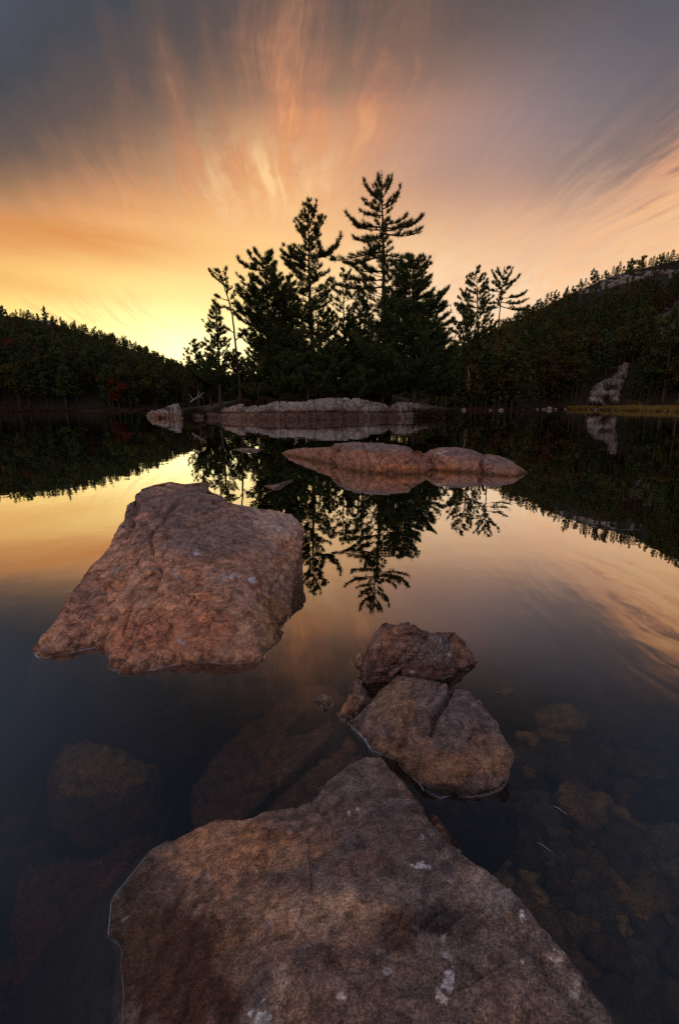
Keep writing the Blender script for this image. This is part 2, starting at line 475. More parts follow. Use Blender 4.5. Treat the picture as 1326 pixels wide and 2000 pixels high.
def march(px, py):
    """where the line of sight through a point of the photo meets the hill ground"""
    az, sl = pix_angles(px, py); az = math.degrees(az)
    ds = np.arange(float(f_shore(az)) - 1, float(f_ridge(az)) + 10, 0.5)
    zs = hill_z(np.full_like(ds, az), ds); ray = CH + sl * ds
    k = np.argmax(zs >= ray)
    if zs[k] < ray[k]: k = len(ds) - 20
    d = ds[k]; return np.array([math.sin(math.radians(az)) * d, math.cos(math.radians(az)) * d, zs[k]])

# ---------------------------------------------------------------- foliage and tree tools
def norm(v): return v / np.maximum(np.linalg.norm(v, axis=-1, keepdims=True), 1e-9)

def blades(pos, dirs, n, length, width, spread=0.8, r=rng):
    """n thin triangles around each position, fanned about dirs"""
    P = np.repeat(pos, n, 0); Dd = np.repeat(dirs, n, 0)
    k = len(P)
    d = norm(Dd + r.normal(0, spread, (k, 3)))
    side = norm(np.cross(d, r.normal(0, 1, (k, 3))))
    L = length * r.uniform(0.6, 1.25, (k, 1)); W = width * r.uniform(0.7, 1.3, (k, 1))
    V = np.stack([P - side * W * .5, P + side * W * .5, P + d * L + side * W * .12], 1).reshape(-1, 3)
    Fc = np.arange(len(V)).reshape(-1, 3)
    return V, Fc

def tube(pts, rad, sides=6):
    pts = np.asarray(pts, float); n = len(pts); rad = np.asarray(rad, float)
    t = norm(np.gradient(pts, axis=0)); ref = np.array([0.13, 0.97, 0.21])
    a = norm(np.cross(t, ref)); b = np.cross(t, a)
    ang = np.linspace(0, 2 * np.pi, sides, endpoint=False)
    V = pts[:, None] + rad[:, None, None] * (a[:, None] * np.cos(ang)[None, :, None] + b[:, None] * np.sin(ang)[None, :, None])
    I = np.arange(n * sides).reshape(n, sides); J = np.roll(I, -1, 1)
    f = np.stack([I[:-1], J[:-1], J[1:], I[1:]], -1).reshape(-1, 4)
    return V.reshape(-1, 3), f

def join(parts):
    V = []; FQ = {}; o = 0
    for v, f in parts:
        V.append(v); FQ.setdefault(f.shape[1], []).append(f + o); o += len(v)
    return np.concatenate(V), [np.concatenate(x) for x in FQ.values()]

def bez(S, C1, C2, T, n):
    t = np.linspace(0, 1, n)[:, None]
    return (1 - t) ** 3 * S + 3 * (1 - t) ** 2 * t * C1 + 3 * (1 - t) * t * t * C2 + t ** 3 * T

def limb_curve(S, T, sag, lift, r):
    L = np.linalg.norm(T - S); up = np.array([0, 0, 1.0])
    C1 = S + (T - S) * 0.35 - up * sag * L + r.normal(0, .02, 3) * L
    C2 = S + (T - S) * 0.75 - up * (sag * 0.9 + lift) * L + r.normal(0, .02, 3) * L
    return bez(S, C1, C2, T, 12)

def limb_foliage(curve, r, start=0.25, sub=0.3, dens=1.0, up=0.5, droop=0.0):
    """tuft positions and directions on side twigs along a limb"""
    L = np.linalg.norm(np.diff(curve, axis=0), axis=1).sum()
    k = max(3, int(L * 3.6 * dens)); P = []; D = []
    tt = np.concatenate([r.uniform(start, 1.0, k), [1.0]])
    idx = tt * (len(curve) - 1); i0 = np.minimum(idx.astype(int), len(curve) - 2); f = (idx - i0)[:, None]
    base = curve[i0] * (1 - f) + curve[i0 + 1] * f
    tan = norm(curve[i0 + 1] - curve[i0])
    hor = norm(np.cross(tan, np.array([0, 0, 1.0])))
    sgn = r.choice([-1, 1], (len(tt), 1))
    sl = (sub * L * (1.0 - 0.65 * np.abs(tt - 0.5)) * r.uniform(0.35, 1.0, len(tt)))[:, None]
    sl = np.clip(sl, 0.12, 1.25)
    d = norm(tan * 0.8 + hor * sgn * r.uniform(0.2, 1.0, (len(tt), 1)) + np.array([0, 0, 1.0]) * (r.uniform(0.0, up, (len(tt), 1)) - droop))
    for q in (0.15, 0.4, 0.65, 0.88, 1.0):
        P.append(base + d * sl * q + r.normal(0, 0.03, base.shape)); D.append(d + np.array([0, 0, up * 0.7]))
    return np.concatenate(P), np.concatenate(D), (base, base + d * sl)

def twig_mesh(a, b, w=0.018):
    d = norm(b - a); s = norm(np.cross(d, np.array([0.3, 1.0, 0.2]))) * w
    V = np.stack([a - s, a + s, b], 1).reshape(-1, 3)
    return V, np.arange(len(V)).reshape(-1, 3)

def make_tree(name, label, cat, Y, trunk_px, r0, widths, limbs=(), n_rand=40, seed=0, mat=None, style='pine',
              group=None, dens=1.0, nb=5, bl=0.34, bw=0.05, z_start=None, rise=0.15, parts=True, bark=None):
    """trunk_px: photo points from the foot to the tip, all at distance Y.
    widths: (py, left px, right px) crown half-widths; limbs: explicit ((x,y) on trunk, (x,y) tip, sag, lift)"""
    r = np.random.default_rng(seed); mat = mat or M_NEEDLE; bark = bark or M_BARK
    if Y < 60 and n_rand > 20: n_rand = int(n_rand * 1.1); nb += 2; bw *= 0.85; bl *= 1.08
    tp = np.array([at_depth(a, b, Y) for a, b in trunk_px])
    # resample and smooth
    zt = np.linspace(0, 1, 22); seg = np.concatenate([[0], np.cumsum(np.linalg.norm(np.diff(tp, axis=0), axis=1))]); seg /= seg[-1]
    tr = np.stack([np.interp(zt, seg, tp[:, k]) for k in range(3)], 1)
    tr[1:-1] += r.normal(0, 0.03, (20, 3)) * [1, 1, 0]
    foot = tr[0].copy()
    root = empty(name, foot); tag(root, label, cat, group)
    tv, tf = tube(tr - foot, r0 * (1 - zt) ** 0.8 + 0.02, 8)
    tv[:8, 2] -= 0.8
    link('trunk', mesh_np('trunk', tv, tf, [bark]), root)
    W = sorted(widths); wy = [w[0] for w in W]; wl = [w[1] for w in W]; wr = [w[2] for w in W]
    P = []; D = []; loose = []
    pxm = F / Y
    allz = tr[:, 2]
    def trunk_at(z): return np.array([np.interp(z, allz, tr[:, 0]), Y + 0 * z, z])
    # explicit limbs
    for (s, t, sag, lift) in limbs:
        S = at_depth(s[0], s[1], Y); T = at_depth(t[0], t[1], Y); dY = r.uniform(-0.35, 0.35) * np.linalg.norm(T - S)
        T = T + np.array([0, 1, 0]) * dY
        T[0] = T[0] * (Y + dY) / Y; T[2] = CH + (T[2] - CH) * (Y + dY) / Y
        cv = limb_curve(S, T, sag, lift, r); L = np.linalg.norm(T - S)
        v, f = tube(cv - foot, np.linspace(0.05 + 0.012 * L, 0.012, 12), 5)
        if parts: link('limb', mesh_np('limb', v, f, [bark]), root)
        else: loose.append((v, f))
        p, d, tw = limb_foliage(cv, r, 0.18, 0.20, dens * 1.7, 0.75)
        P.append(p); D.append(d); loose.append(twig_mesh(tw[0] - foot, tw[1] - foot))
    # whorls all round
    ylo, yhi = W[0][0], W[-1][0]
    for k in range(n_rand):
        q = (k + r.uniform(0, 1)) / n_rand
        py = ylo + (yhi - ylo) * q ** (0.8)
        zz = at_depth(CX, py, Y)[2]
        S = trunk_at(min(zz, allz[-1]))
        phi = r.uniform(0, 2 * np.pi); c = math.cos(phi)
        wpx = np.interp(py, wy, wr) if c > 0 else np.interp(py, wy, wl)
        L = wpx / pxm * 1.06 * r.uniform(0.62, 1.05)
        if L < 0.12: L = 0.12
        if style == 'pine': dz = L * r.uniform(0.05, 0.45) + rise * L
        else: dz = L * r.uniform(-0.25, 0.12)
        T = S + np.array([c * L, math.sin(phi) * L, dz])
        S2 = S - np.array([0, 0, 0.1 * L])
        cv = limb_curve(S2, T, 0.05 if style == 'pine' else -0.03, 0.10 if style == 'pine' else 0.08, r)
        v, f = tube(cv - foot, np.linspace(0.02 + 0.010 * L, 0.008, 12), 4)
        loose.append((v, f))
        p, d, tw = limb_foliage(cv, r, 0.2 if style == 'pine' else 0.08, 0.30, dens, 0.6 if style == 'pine' else 0.25, 0 if style == 'pine' else 0.15)
        P.append(p); D.append(d); loose.append(twig_mesh(tw[0] - foot, tw[1] - foot))
    # leader
    q = np.linspace(0.93, 1, 6)[:, None]
    lead = tr[-3] + (tr[-1] - tr[-3]) * np.linspace(0, 1, 8)[:, None]
    P.append(lead); D.append(np.tile([0, 0, 1.0], (8, 1)))
    P = np.concatenate(P); D = norm(np.concatenate(D))
    v, f = blades(P - foot, D, nb, bl, bw, 0.62, r)
    link('crown', mesh_np('crown', v, f, [mat], smooth=False), root)
    if loose:
        v, f = join(loose)
        tag(link('branches', mesh_np('branches', v, f, [bark]), root), kind='stuff')
    return root

# ---------------------------------------------------------------- rock tools
def W3(p):
    return np.array(p[1:], float) if p[0] == 'w' else on_plane(*p)

def grid_normals(V, wrap):
    if wrap: dt = np.roll(V, -1, 0) - np.roll(V, 1, 0)
    else: dt = np.gradient(V, axis=0)
    ds = np.gradient(V, axis=1)
    return norm(np.cross(dt, ds))

def rock_relief(V, N, size, amp, seed, facet=1.0, crk=1.0, strat=None):
    P = V.reshape(-1, 3) / size
    Q = P + 0.25 * np.stack([fbm(P * 1.7, 3, seed + 50), fbm(P * 1.7, 3, seed + 60), fbm(P * 1.7, 3, seed + 70)], 1)
    h = 0.55 * fbm(P * 1.1, 6, seed, 0.52)
    d1, d2, tl, rid = voro(Q * 1.5, seed + 1)
    h += facet * (0.9 * tl + 0.22 * (rid - .5))
    h -= crk * 0.30 * np.exp(-((d2 - d1) / 0.035) ** 2) * np.clip(fbm(P * .8, 2, seed + 9) * 3 + .3, 0, 1)
    d1, d2, tl, rid = voro(Q * 4.7 + 3, seed + 11)
    h += facet * (0.30 * tl + 0.06 * (rid - .5)) - crk * 0.10 * np.exp(-((d2 - d1) / 0.05) ** 2) * np.clip(fbm(P * 2, 2, seed + 8) * 3, 0, 1)
    rd = 1 - np.abs(fbm(P * np.array([2.2, 5.5, 5.0]), 4, seed + 20, 0.55)); h += 0.16 * rd
    if strat is not None:
        q = P @ np.asarray(strat, float) + 0.35 * fbm(P * 1.2, 3, seed + 33)
        h += 0.30 * (np.abs((q * 2.0) % 1 - 0.5) - 0.25)
    d1, d2, tl, rid = voro(Q * 13 + 5, seed + 13)
    h += facet * (0.12 * tl + 0.02 * (rid - .5)) * np.clip(fbm(P * 2.5, 2, seed + 6) * 2 + .6, 0, 1.3)
    h += 0.06 * fbm(P * 16, 4, seed + 40, 0.6)
    h = h - h.mean() - 0.12
    return V + N * (h * amp).reshape(V.shape[:2])[..., None]

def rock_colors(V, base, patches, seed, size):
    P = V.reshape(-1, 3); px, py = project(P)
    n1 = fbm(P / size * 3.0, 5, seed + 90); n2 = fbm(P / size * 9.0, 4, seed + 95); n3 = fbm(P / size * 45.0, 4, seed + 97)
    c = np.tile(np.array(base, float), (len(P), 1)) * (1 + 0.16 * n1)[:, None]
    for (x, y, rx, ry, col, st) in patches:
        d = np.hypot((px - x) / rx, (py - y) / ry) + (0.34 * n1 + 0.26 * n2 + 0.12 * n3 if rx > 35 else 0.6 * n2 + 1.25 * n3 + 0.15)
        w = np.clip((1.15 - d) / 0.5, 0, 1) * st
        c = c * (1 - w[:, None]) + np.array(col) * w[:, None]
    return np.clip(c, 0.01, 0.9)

def polar_rock(name, outline, inner, centre, size, amp, seed, mat, base, patches=(), nt=360, nr=120, flare=0.25, under=0.05,
               zb=-0.9, cracks=(), facet=1.0, crk=1.0, strat=None, rag=1.0, lam=2e-3, edge_round=0.0, parent=None, nsk=34, flare_fn=None):
    O = np.array([W3(p) for p in outline]); I = np.array([W3(p) for p in inner]) if len(inner) else np.zeros((0, 3))
    c = W3(centre)[:2]
    th = np.linspace(-np.pi, np.pi, nt, endpoint=False)
    rad = np.zeros(nt); ze = np.zeros(nt)
    A = O - [c[0], c[1], 0]; B = np.roll(A, -1, 0)
    for k, t in enumerate(th):
        dx, dy = math.cos(t), math.sin(t); best = 0
        for a, b in zip(A, B):
            ex, ey = b[0] - a[0], b[1] - a[1]; den = dx * ey - dy * ex
            if abs(den) < 1e-12: continue
            r_ = (a[0] * ey - a[1] * ex) / den; q = (a[0] * dy - a[1] * dx) / den
            if r_ > best and -1e-6 <= q <= 1 + 1e-6: best = r_; ze[k] = a[2] + q * (b[2] - a[2])
        rad[k] = best
    s = np.linspace(0.004, 1, nr) ** 0.72
    X = c[0] + np.cos(th)[:, None] * rad[:, None] * s; Yy = c[1] + np.sin(th)[:, None] * rad[:, None] * s
    ctrl = np.concatenate([O, I]); sc_ = size
    cc = ctrl.copy(); cc[:, :2] /= sc_; cc[:, :2] -= c / sc_
    q = np.stack([(X - c[0]).ravel(), (Yy - c[1]).ravel()], 1) / sc_
    Z = tps(cc, q, lam).reshape(X.shape)
    blend = np.clip((s - 0.90) / 0.10, 0, 1) ** 2
    Z = Z * (1 - blend) + ze[:, None] * blend
    if edge_round: Z = Z - edge_round * np.clip((s - 0.86) / 0.14, 0, 1) ** 2.5 * (ze[:, None] > 0.01)
    top = np.stack([X, Yy, Z], -1)
    k = np.linspace(0, 1, nsk + 1)[1:] ** 1.35
    zz = top[:, -1, 2][:, None] + (zb - top[:, -1, 2][:, None]) * k
    fl = np.full(nt, flare) if flare_fn is None else flare_fn(th)
    off = np.where(zz < 0, (-zz) * fl[:, None], 0) - under * (top[:, -1, 2][:, None] - np.maximum(zz, 0)).clip(0)
    sk = np.stack([X[:, -1][:, None] + np.cos(th)[:, None] * off, Yy[:, -1][:, None] + np.sin(th)[:, None] * off, zz], -1)
    V = np.concatenate([top, sk], 1)
    N = grid_normals(V, True)
    if N[:, nr // 2, 2].mean() < 0: N = -N
    fade = np.ones(V.shape[1]); fade[:int(nr * .02) + 1] = 0.5
    V2 = rock_relief(V, N, size, amp, seed, facet, crk, strat)
    V = V + (V2 - V) * fade[None, :, None]
    V[:, 0] = V[:, 0].mean(0)
    for (poly, wpx, dep) in cracks:
        px, py = project(V); d = seg_dist(px + 4 * fbm(V.reshape(-1, 3) / size * 12, 3, seed + 3).reshape(px.shape), py, poly)
        V = V - N * (dep * np.exp(-(d / wpx) ** 2))[..., None]
    col = rock_colors(V, base, patches, seed, size)
    n, m = V.shape[:2]; idx = np.arange(n * m).reshape(n, m); J = np.roll(idx, -1, 0)
    f = np.stack([idx[:, :-1], J[:, :-1], J[:, 1:], idx[:, 1:]], -1).reshape(-1, 4)
    return link(name, mesh_np(name, V.reshape(-1, 3), f, [mat], colors=col), parent)

def loft_rock(name, st, mat, size, amp, seed, base, patches=(), nu=300, nv=110, cracks=(), facet=1.0, crk=1.0, p=0.75, qz=0.8, parent=None, strat=None):
    """st: stations (front px, front py at the waterline, ridge px, ridge py, ridge setback m, depth m)"""
    F3 = []; R3 = []; B3 = []
    for (fx, fy, rx, ry, sb, dp) in st:
        f = on_plane(fx, fy, 0); r = at_depth(rx, ry, f[1] + sb); b = f + [0, dp, 0]; b[0] = f[0] * (f[1] + dp) / f[1] * 0.995
        F3.append(f); R3.append(r); B3.append(b)
    F3, R3, B3 = map(np.array, (F3, R3, B3))
    u0 = np.linspace(0, 1, len(st)); u = np.linspace(0, 1, nu)
    def sp(A):
        out = np.stack([np.interp(u, u0, A[:, k]) for k in range(3)], 1)
        kern = np.array([1, 2, 3, 2, 1.]) / 9
        pad = np.pad(out, ((2, 2), (0, 0)), mode='edge')
        return sum(pad[i:i + nu] * kern[i] for i in range(5))
    f, r, b = sp(F3), sp(R3), sp(B3)
    v = np.linspace(0, 1, nv); rows = []
    for t in v:
        if t < 0.12:
            k = 1 - t / 0.12; pnt = f + np.array([0, -0.25, 0]) * k * size + np.array([0, 0, -0.7]) * k * max(size, 0.6)
        elif t < 0.62:
            a = (t - 0.12) / 0.5 * np.pi / 2
            h = (1 - math.cos(a)) ** p; z = math.sin(a) ** qz
            pnt = f + (r - f) * np.array([h, h, 0]); pnt = pnt.copy(); pnt[:, 2] = r[:, 2] * z
        else:
            a = (t - 0.62) / 0.38 * np.pi / 2
            h = math.sin(a); z = math.cos(a)
            pnt = r + (b - r) * np.array([h, h, 0]); pnt = pnt.copy(); pnt[:, 2] = r[:, 2] * z - 0.7 * max(size, .6) * (1 - z) ** 2
        rows.append(pnt)
    V = np.stack(rows, 1); N = grid_normals(V, False)
    if N[nu // 2, int(nv * .62), 2] < 0: N = -N
    V = rock_relief(V, N, size, amp, seed, facet, crk, strat)
    for (poly, wpx, dep) in cracks:
        px, py = project(V); d = seg_dist(px + 2.0 * fbm(V.reshape(-1, 3) / size * 9, 3, seed + 3).reshape(px.shape), py, poly)
        V = V - N * (dep * np.exp(-(d / wpx) ** 2))[..., None]
    # close the ends
    V[0] = V[0].mean(0) * 0.5 + V[0] * 0.5; V[-1] = V[-1].mean(0) * 0.5 + V[-1] * 0.5
    col = rock_colors(V, base, patches, seed, size)
    n, m = V.shape[:2]; idx = np.arange(n * m).reshape(n, m)
    fc = np.stack([idx[:-1, :-1], idx[1:, :-1], idx[1:, 1:], idx[:-1, 1:]], -1).reshape(-1, 4)
    return link(name, mesh_np(name, V.reshape(-1, 3), fc, [mat], colors=col), parent)

# ---------------------------------------------------------------- water and lake bed
def water_mat():
    m, out = new_mat('lake_water')
    geo = E.nt.nodes.new('ShaderNodeNewGeometry')
    sep = E.nt.nodes.new('ShaderNodeSeparateXYZ'); E.nt.links.new(geo.outputs['Position'], sep.inputs[0])
    n1 = noise_node(geo.outputs['Position'], 1.3, 3, 0.5)
    n2 = noise_node(geo.outputs['Position'], 0.30, 2, 0.5)
    b = E.nt.nodes.new('ShaderNodeBump'); b.inputs['Strength'].default_value = 1.0; b.inputs['Distance'].default_value = 1.0
    h = (n1 * 0.0021 + n2 * 0.007)
    E.nt.links.new(h.v, b.inputs['Height'])
    dt = E.nt.nodes.new('ShaderNodeVectorMath'); dt.operation = 'DOT_PRODUCT'
    E.nt.links.new(b.outputs[0], dt.inputs[0]); E.nt.links.new(geo.outputs['Incoming'], dt.inputs[1])
    cs = E.op('ABSOLUTE', E(dt.outputs['Value'])).mn(1.0)
    fr = (E.op('EXPONENT', cs * cs * -5.2 - cs * cs * cs * cs * 3.5) * 0.965 + 0.020).clamp()
    g = E.nt.nodes.new('ShaderNodeBsdfGlossy'); g.inputs['Roughness'].default_value = 0.012; g.inputs['Color'].default_value = (1, 1, 1, 1)
    E.nt.links.new(b.outputs[0], g.inputs['Normal'])
    t = E.nt.nodes.new('ShaderNodeBsdfTransparent'); t.inputs[0].default_value = (0.97, 0.97, 0.97, 1)
    mx = E.nt.nodes.new('ShaderNodeMixShader'); E.nt.links.new(fr.v, mx.inputs[0])
    E.nt.links.new(t.outputs[0], mx.inputs[1]); E.nt.links.new(g.outputs[0], mx.inputs[2]); E.nt.links.new(mx.outputs[0], out.inputs[0])
    va = E.nt.nodes.new('ShaderNodeVolumeAbsorption'); va.inputs['Color'].default_value = (0.56, 0.40, 0.20, 1); va.inputs['Density'].default_value = 2.4
    E.nt.links.new(va.outputs[0], out.inputs['Volume'])
    return m

def build_water():
    L = 330.0
    v = np.array([(x, y, z) for z in (0, -9) for y in (-L, L) for x in (-L, L)], float)
    f = np.array([(0, 1, 3, 2), (4, 6, 7, 5), (0, 4, 5, 1), (2, 3, 7, 6), (0, 2, 6, 4), (1, 5, 7, 3)])
    o = link('lake_water', mesh_np('lake_water', v, f, [water_mat()], smooth=False))
    tag(o, 'still dark lake water mirroring the sunset sky', kind='structure')
build_water()

def bed_z(x, y):
    P = np.stack([x, y, 0 * x], -1).reshape(-1, 3)
    near = -0.30 - 0.30 * np.clip((0.9 - x) / 1.6, 0, 1) - 0.16 * np.clip(y - 1.2, 0, 5) - 0.05 * np.clip(y - 5, 0, 30)
    n = (fbm(P * 1.6, 5, 3) * 0.07 + fbm(P * 5.5, 4, 9) * 0.028).reshape(np.shape(x))
    d1, d2, tl, rid = voro(P * np.array([4.2, 4.2, 1]) + 0.2 * fbm(P * 6, 2, 4)[:, None], 77)
    n = n + ((1 - np.clip(d1 * 1.5, 0, 1)) ** 0.5 * 0.11 * (rid > 0.35)).reshape(np.shape(x)) * (y < 9)
    return np.maximum(near, -2.6) + n

def build_bed():
    th = np.linspace(-np.pi, np.pi, 460, endpoint=False)
    r = np.concatenate([[0.05], np.geomspace(0.25, 7, 300), np.geomspace(7.2, 165, 60)])
    T, R = np.meshgrid(th, r, indexing='ij'); X = np.cos(T) * R; Yv = np.sin(T) * R + 0.9
    Z = bed_z(X, Yv)
    V = np.stack([X, Yv, Z], -1); n, m = X.shape
    idx = np.arange(n * m).reshape(n, m); J = np.roll(idx, -1, 0)
    f = np.stack([idx[:, :-1], J[:, :-1], J[:, 1:], idx[:, 1:]], -1).reshape(-1, 4)
    mt, out = new_mat('lake_bed')
    geo = E.nt.nodes.new('ShaderNodeNewGeometry'); pos = geo.outputs['Position']
    a = noise_node(pos, 3.2, 7, 0.65, 0.6); b = noise_node(pos, 21, 6, 0.7, 0.5); c2 = noise_node(pos, 1.2, 3, 0.5)
    c = ramp(a, [(0.30, (0.020, 0.018, 0.014)), (0.50, (0.055, 0.048, 0.034)), (0.66, (0.14, 0.11, 0.06)), (0.80, (0.34, 0.22, 0.09))])
    c = mixc(ramp(b, [(0.42, 0.0), (0.68, 0.8)]), c, mixc(1.0, c, (2.0, 1.8, 1.4), 'MULTIPLY'))
    c = mixc(ramp(b, [(0.30, 0.8), (0.46, 0.0)]), c, (0.012, 0.010, 0.008))
    principled(out, c, 0.8, 0.2, b + a, 1.0, 0.02)
    o = link('lake_bed', mesh_np('lake_bed', V.reshape(-1, 3), f, [mt])); tag(o, 'brown stony lake bed under the shallow water', kind='structure')
build_bed()

# ---------------------------------------------------------------- rocks in the water
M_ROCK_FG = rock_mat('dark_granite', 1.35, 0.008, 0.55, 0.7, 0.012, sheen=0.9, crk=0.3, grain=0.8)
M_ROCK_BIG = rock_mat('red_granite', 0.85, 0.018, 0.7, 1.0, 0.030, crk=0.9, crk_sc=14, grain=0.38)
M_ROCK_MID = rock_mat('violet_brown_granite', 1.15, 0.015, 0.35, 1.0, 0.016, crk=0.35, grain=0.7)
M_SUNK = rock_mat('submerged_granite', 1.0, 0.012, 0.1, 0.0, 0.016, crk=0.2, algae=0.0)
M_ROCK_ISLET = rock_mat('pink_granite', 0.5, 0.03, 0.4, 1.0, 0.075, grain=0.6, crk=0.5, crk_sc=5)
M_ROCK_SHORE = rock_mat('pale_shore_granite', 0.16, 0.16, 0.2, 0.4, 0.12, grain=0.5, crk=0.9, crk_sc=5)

PAL = (0.62, 0.60, 0.64)
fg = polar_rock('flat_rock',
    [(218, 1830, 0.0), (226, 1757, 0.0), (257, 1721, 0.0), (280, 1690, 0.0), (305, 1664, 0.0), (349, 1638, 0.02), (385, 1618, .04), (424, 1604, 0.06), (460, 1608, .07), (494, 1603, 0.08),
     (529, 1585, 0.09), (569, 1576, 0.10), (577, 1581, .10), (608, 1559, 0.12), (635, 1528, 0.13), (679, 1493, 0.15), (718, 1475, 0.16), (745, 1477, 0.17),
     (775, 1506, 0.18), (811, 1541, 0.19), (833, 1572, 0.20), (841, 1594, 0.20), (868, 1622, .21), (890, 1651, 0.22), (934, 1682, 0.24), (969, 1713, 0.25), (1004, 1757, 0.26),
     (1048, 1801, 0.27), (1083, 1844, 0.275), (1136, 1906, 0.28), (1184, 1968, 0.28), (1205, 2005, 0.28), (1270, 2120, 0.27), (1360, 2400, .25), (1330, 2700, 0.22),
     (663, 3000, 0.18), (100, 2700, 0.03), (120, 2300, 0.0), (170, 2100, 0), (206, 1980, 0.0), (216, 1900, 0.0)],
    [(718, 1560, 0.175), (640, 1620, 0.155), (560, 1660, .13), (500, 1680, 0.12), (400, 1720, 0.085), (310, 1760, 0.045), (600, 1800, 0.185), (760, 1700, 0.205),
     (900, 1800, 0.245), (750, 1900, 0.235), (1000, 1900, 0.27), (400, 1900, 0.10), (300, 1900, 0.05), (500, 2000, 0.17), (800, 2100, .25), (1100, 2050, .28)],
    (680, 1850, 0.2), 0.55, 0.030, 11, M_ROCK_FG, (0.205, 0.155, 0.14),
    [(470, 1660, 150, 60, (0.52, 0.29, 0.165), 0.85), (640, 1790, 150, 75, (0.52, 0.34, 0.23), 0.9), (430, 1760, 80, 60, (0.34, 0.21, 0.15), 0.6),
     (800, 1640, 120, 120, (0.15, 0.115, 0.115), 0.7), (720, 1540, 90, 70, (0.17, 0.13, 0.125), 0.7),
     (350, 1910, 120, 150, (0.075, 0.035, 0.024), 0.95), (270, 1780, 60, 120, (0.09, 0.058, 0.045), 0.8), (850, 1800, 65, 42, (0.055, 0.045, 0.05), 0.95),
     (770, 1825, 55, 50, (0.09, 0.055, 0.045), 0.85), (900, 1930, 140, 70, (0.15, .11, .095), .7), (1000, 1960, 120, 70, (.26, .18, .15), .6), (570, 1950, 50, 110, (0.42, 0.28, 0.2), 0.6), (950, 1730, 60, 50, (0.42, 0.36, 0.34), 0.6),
     (689, 1580, 11, 4, PAL, .9), (681, 1587, 4, 8, PAL, .9), (978, 1790, 30, 6, (.45, .4, .38), .5), (1019, 1786, 7, 16, PAL, 1), (1020, 1812, 9, 8, PAL, .95), (1014, 1876, 18, 6, (.62, .55, .5), .8),
     (1080, 1858, 8, 24, (.66, .58, .52), .85), (1118, 1943, 11, 6, PAL, .9), (874, 1915, 7, 20, PAL, .9), (864, 1940, 7, 16, PAL, .9), (882, 1905, 4, 9, PAL, .9), (754, 1902, 7, 9, PAL, .9),
     (952, 1698, 16, 8, (.5, .40, .36), .8), (985, 1738, 12, 14, (.46, .37, .33), .7), (1058, 1822, 10, 16, (.5, .4, .36), .7), (1092, 1868, 10, 18, (.52, .42, .37), .8), (1128, 1916, 9, 16, (.5, .4, .35), .8), (1160, 1962, 10, 14, (.5, .4, .35), .7), (905, 1672, 12, 8, (.42, .33, .3), .7), (836, 1575, 5, 10, (.55, .45, .4), .7),
     (300, 1830, 40, 90, (0.085, 0.05, 0.035), .7), (560, 1720, 70, 40, (.22, .14, .11), .7), (520, 1630, 60, 18, (.40, .22, .12), .7), (690, 1700, 60, 30, (.24, .14, .11), .6), (470, 1870, 50, 60, (.30, .19, .13), .6), (640, 1880, 110, 40, (.15, .10, .085), .7),
     (502, 1980, 14, 22, (.60, .66, .74), .9), (548, 1930, 8, 40, (.55, .46, .4), .7), (666, 1945, 8, 9, PAL, .7), (823, 1692, 9, 5, PAL, .9), (860, 1677, 5, 8, (.6, .4, .3), .8), (886, 1724, 6, 12, (.6, .4, .33), .7)],
    nt=900, nr=350, flare=0.9, under=0.10, nsk=46, facet=0.55, crk=0.8, lam=5e-3, edge_round=0.010,
    cracks=[([(860, 1650), (890, 1700), (880, 1760), (835, 1800), (800, 1830), (740, 1870)], 5, 0.007), ([(740, 1620), (770, 1600)], 3, .005),
            ([(1050, 1850), (980, 1880), (900, 1930)], 3, .004), ([(480, 1790), (520, 1760), (560, 1700), (640, 1660), (700, 1610)], 4, .004), ([(515, 1690), (530, 1698)], 7, .006), ([(1150, 1990), (1080, 1920), (1030, 1850), (985, 1790), (930, 1730)], 7, .006), ([(455, 1625), (490, 1640), (560, 1630), (620, 1600)], 6, .005), ([(700, 1500), (735, 1560), (790, 1640)], 5, .005), ([(240, 1800), (262, 1740), (310, 1690), (360, 1650)], 8, .008)])
tag(fg, 'large flat brown granite rock filling the bottom, pointing towards the lake', 'rock')

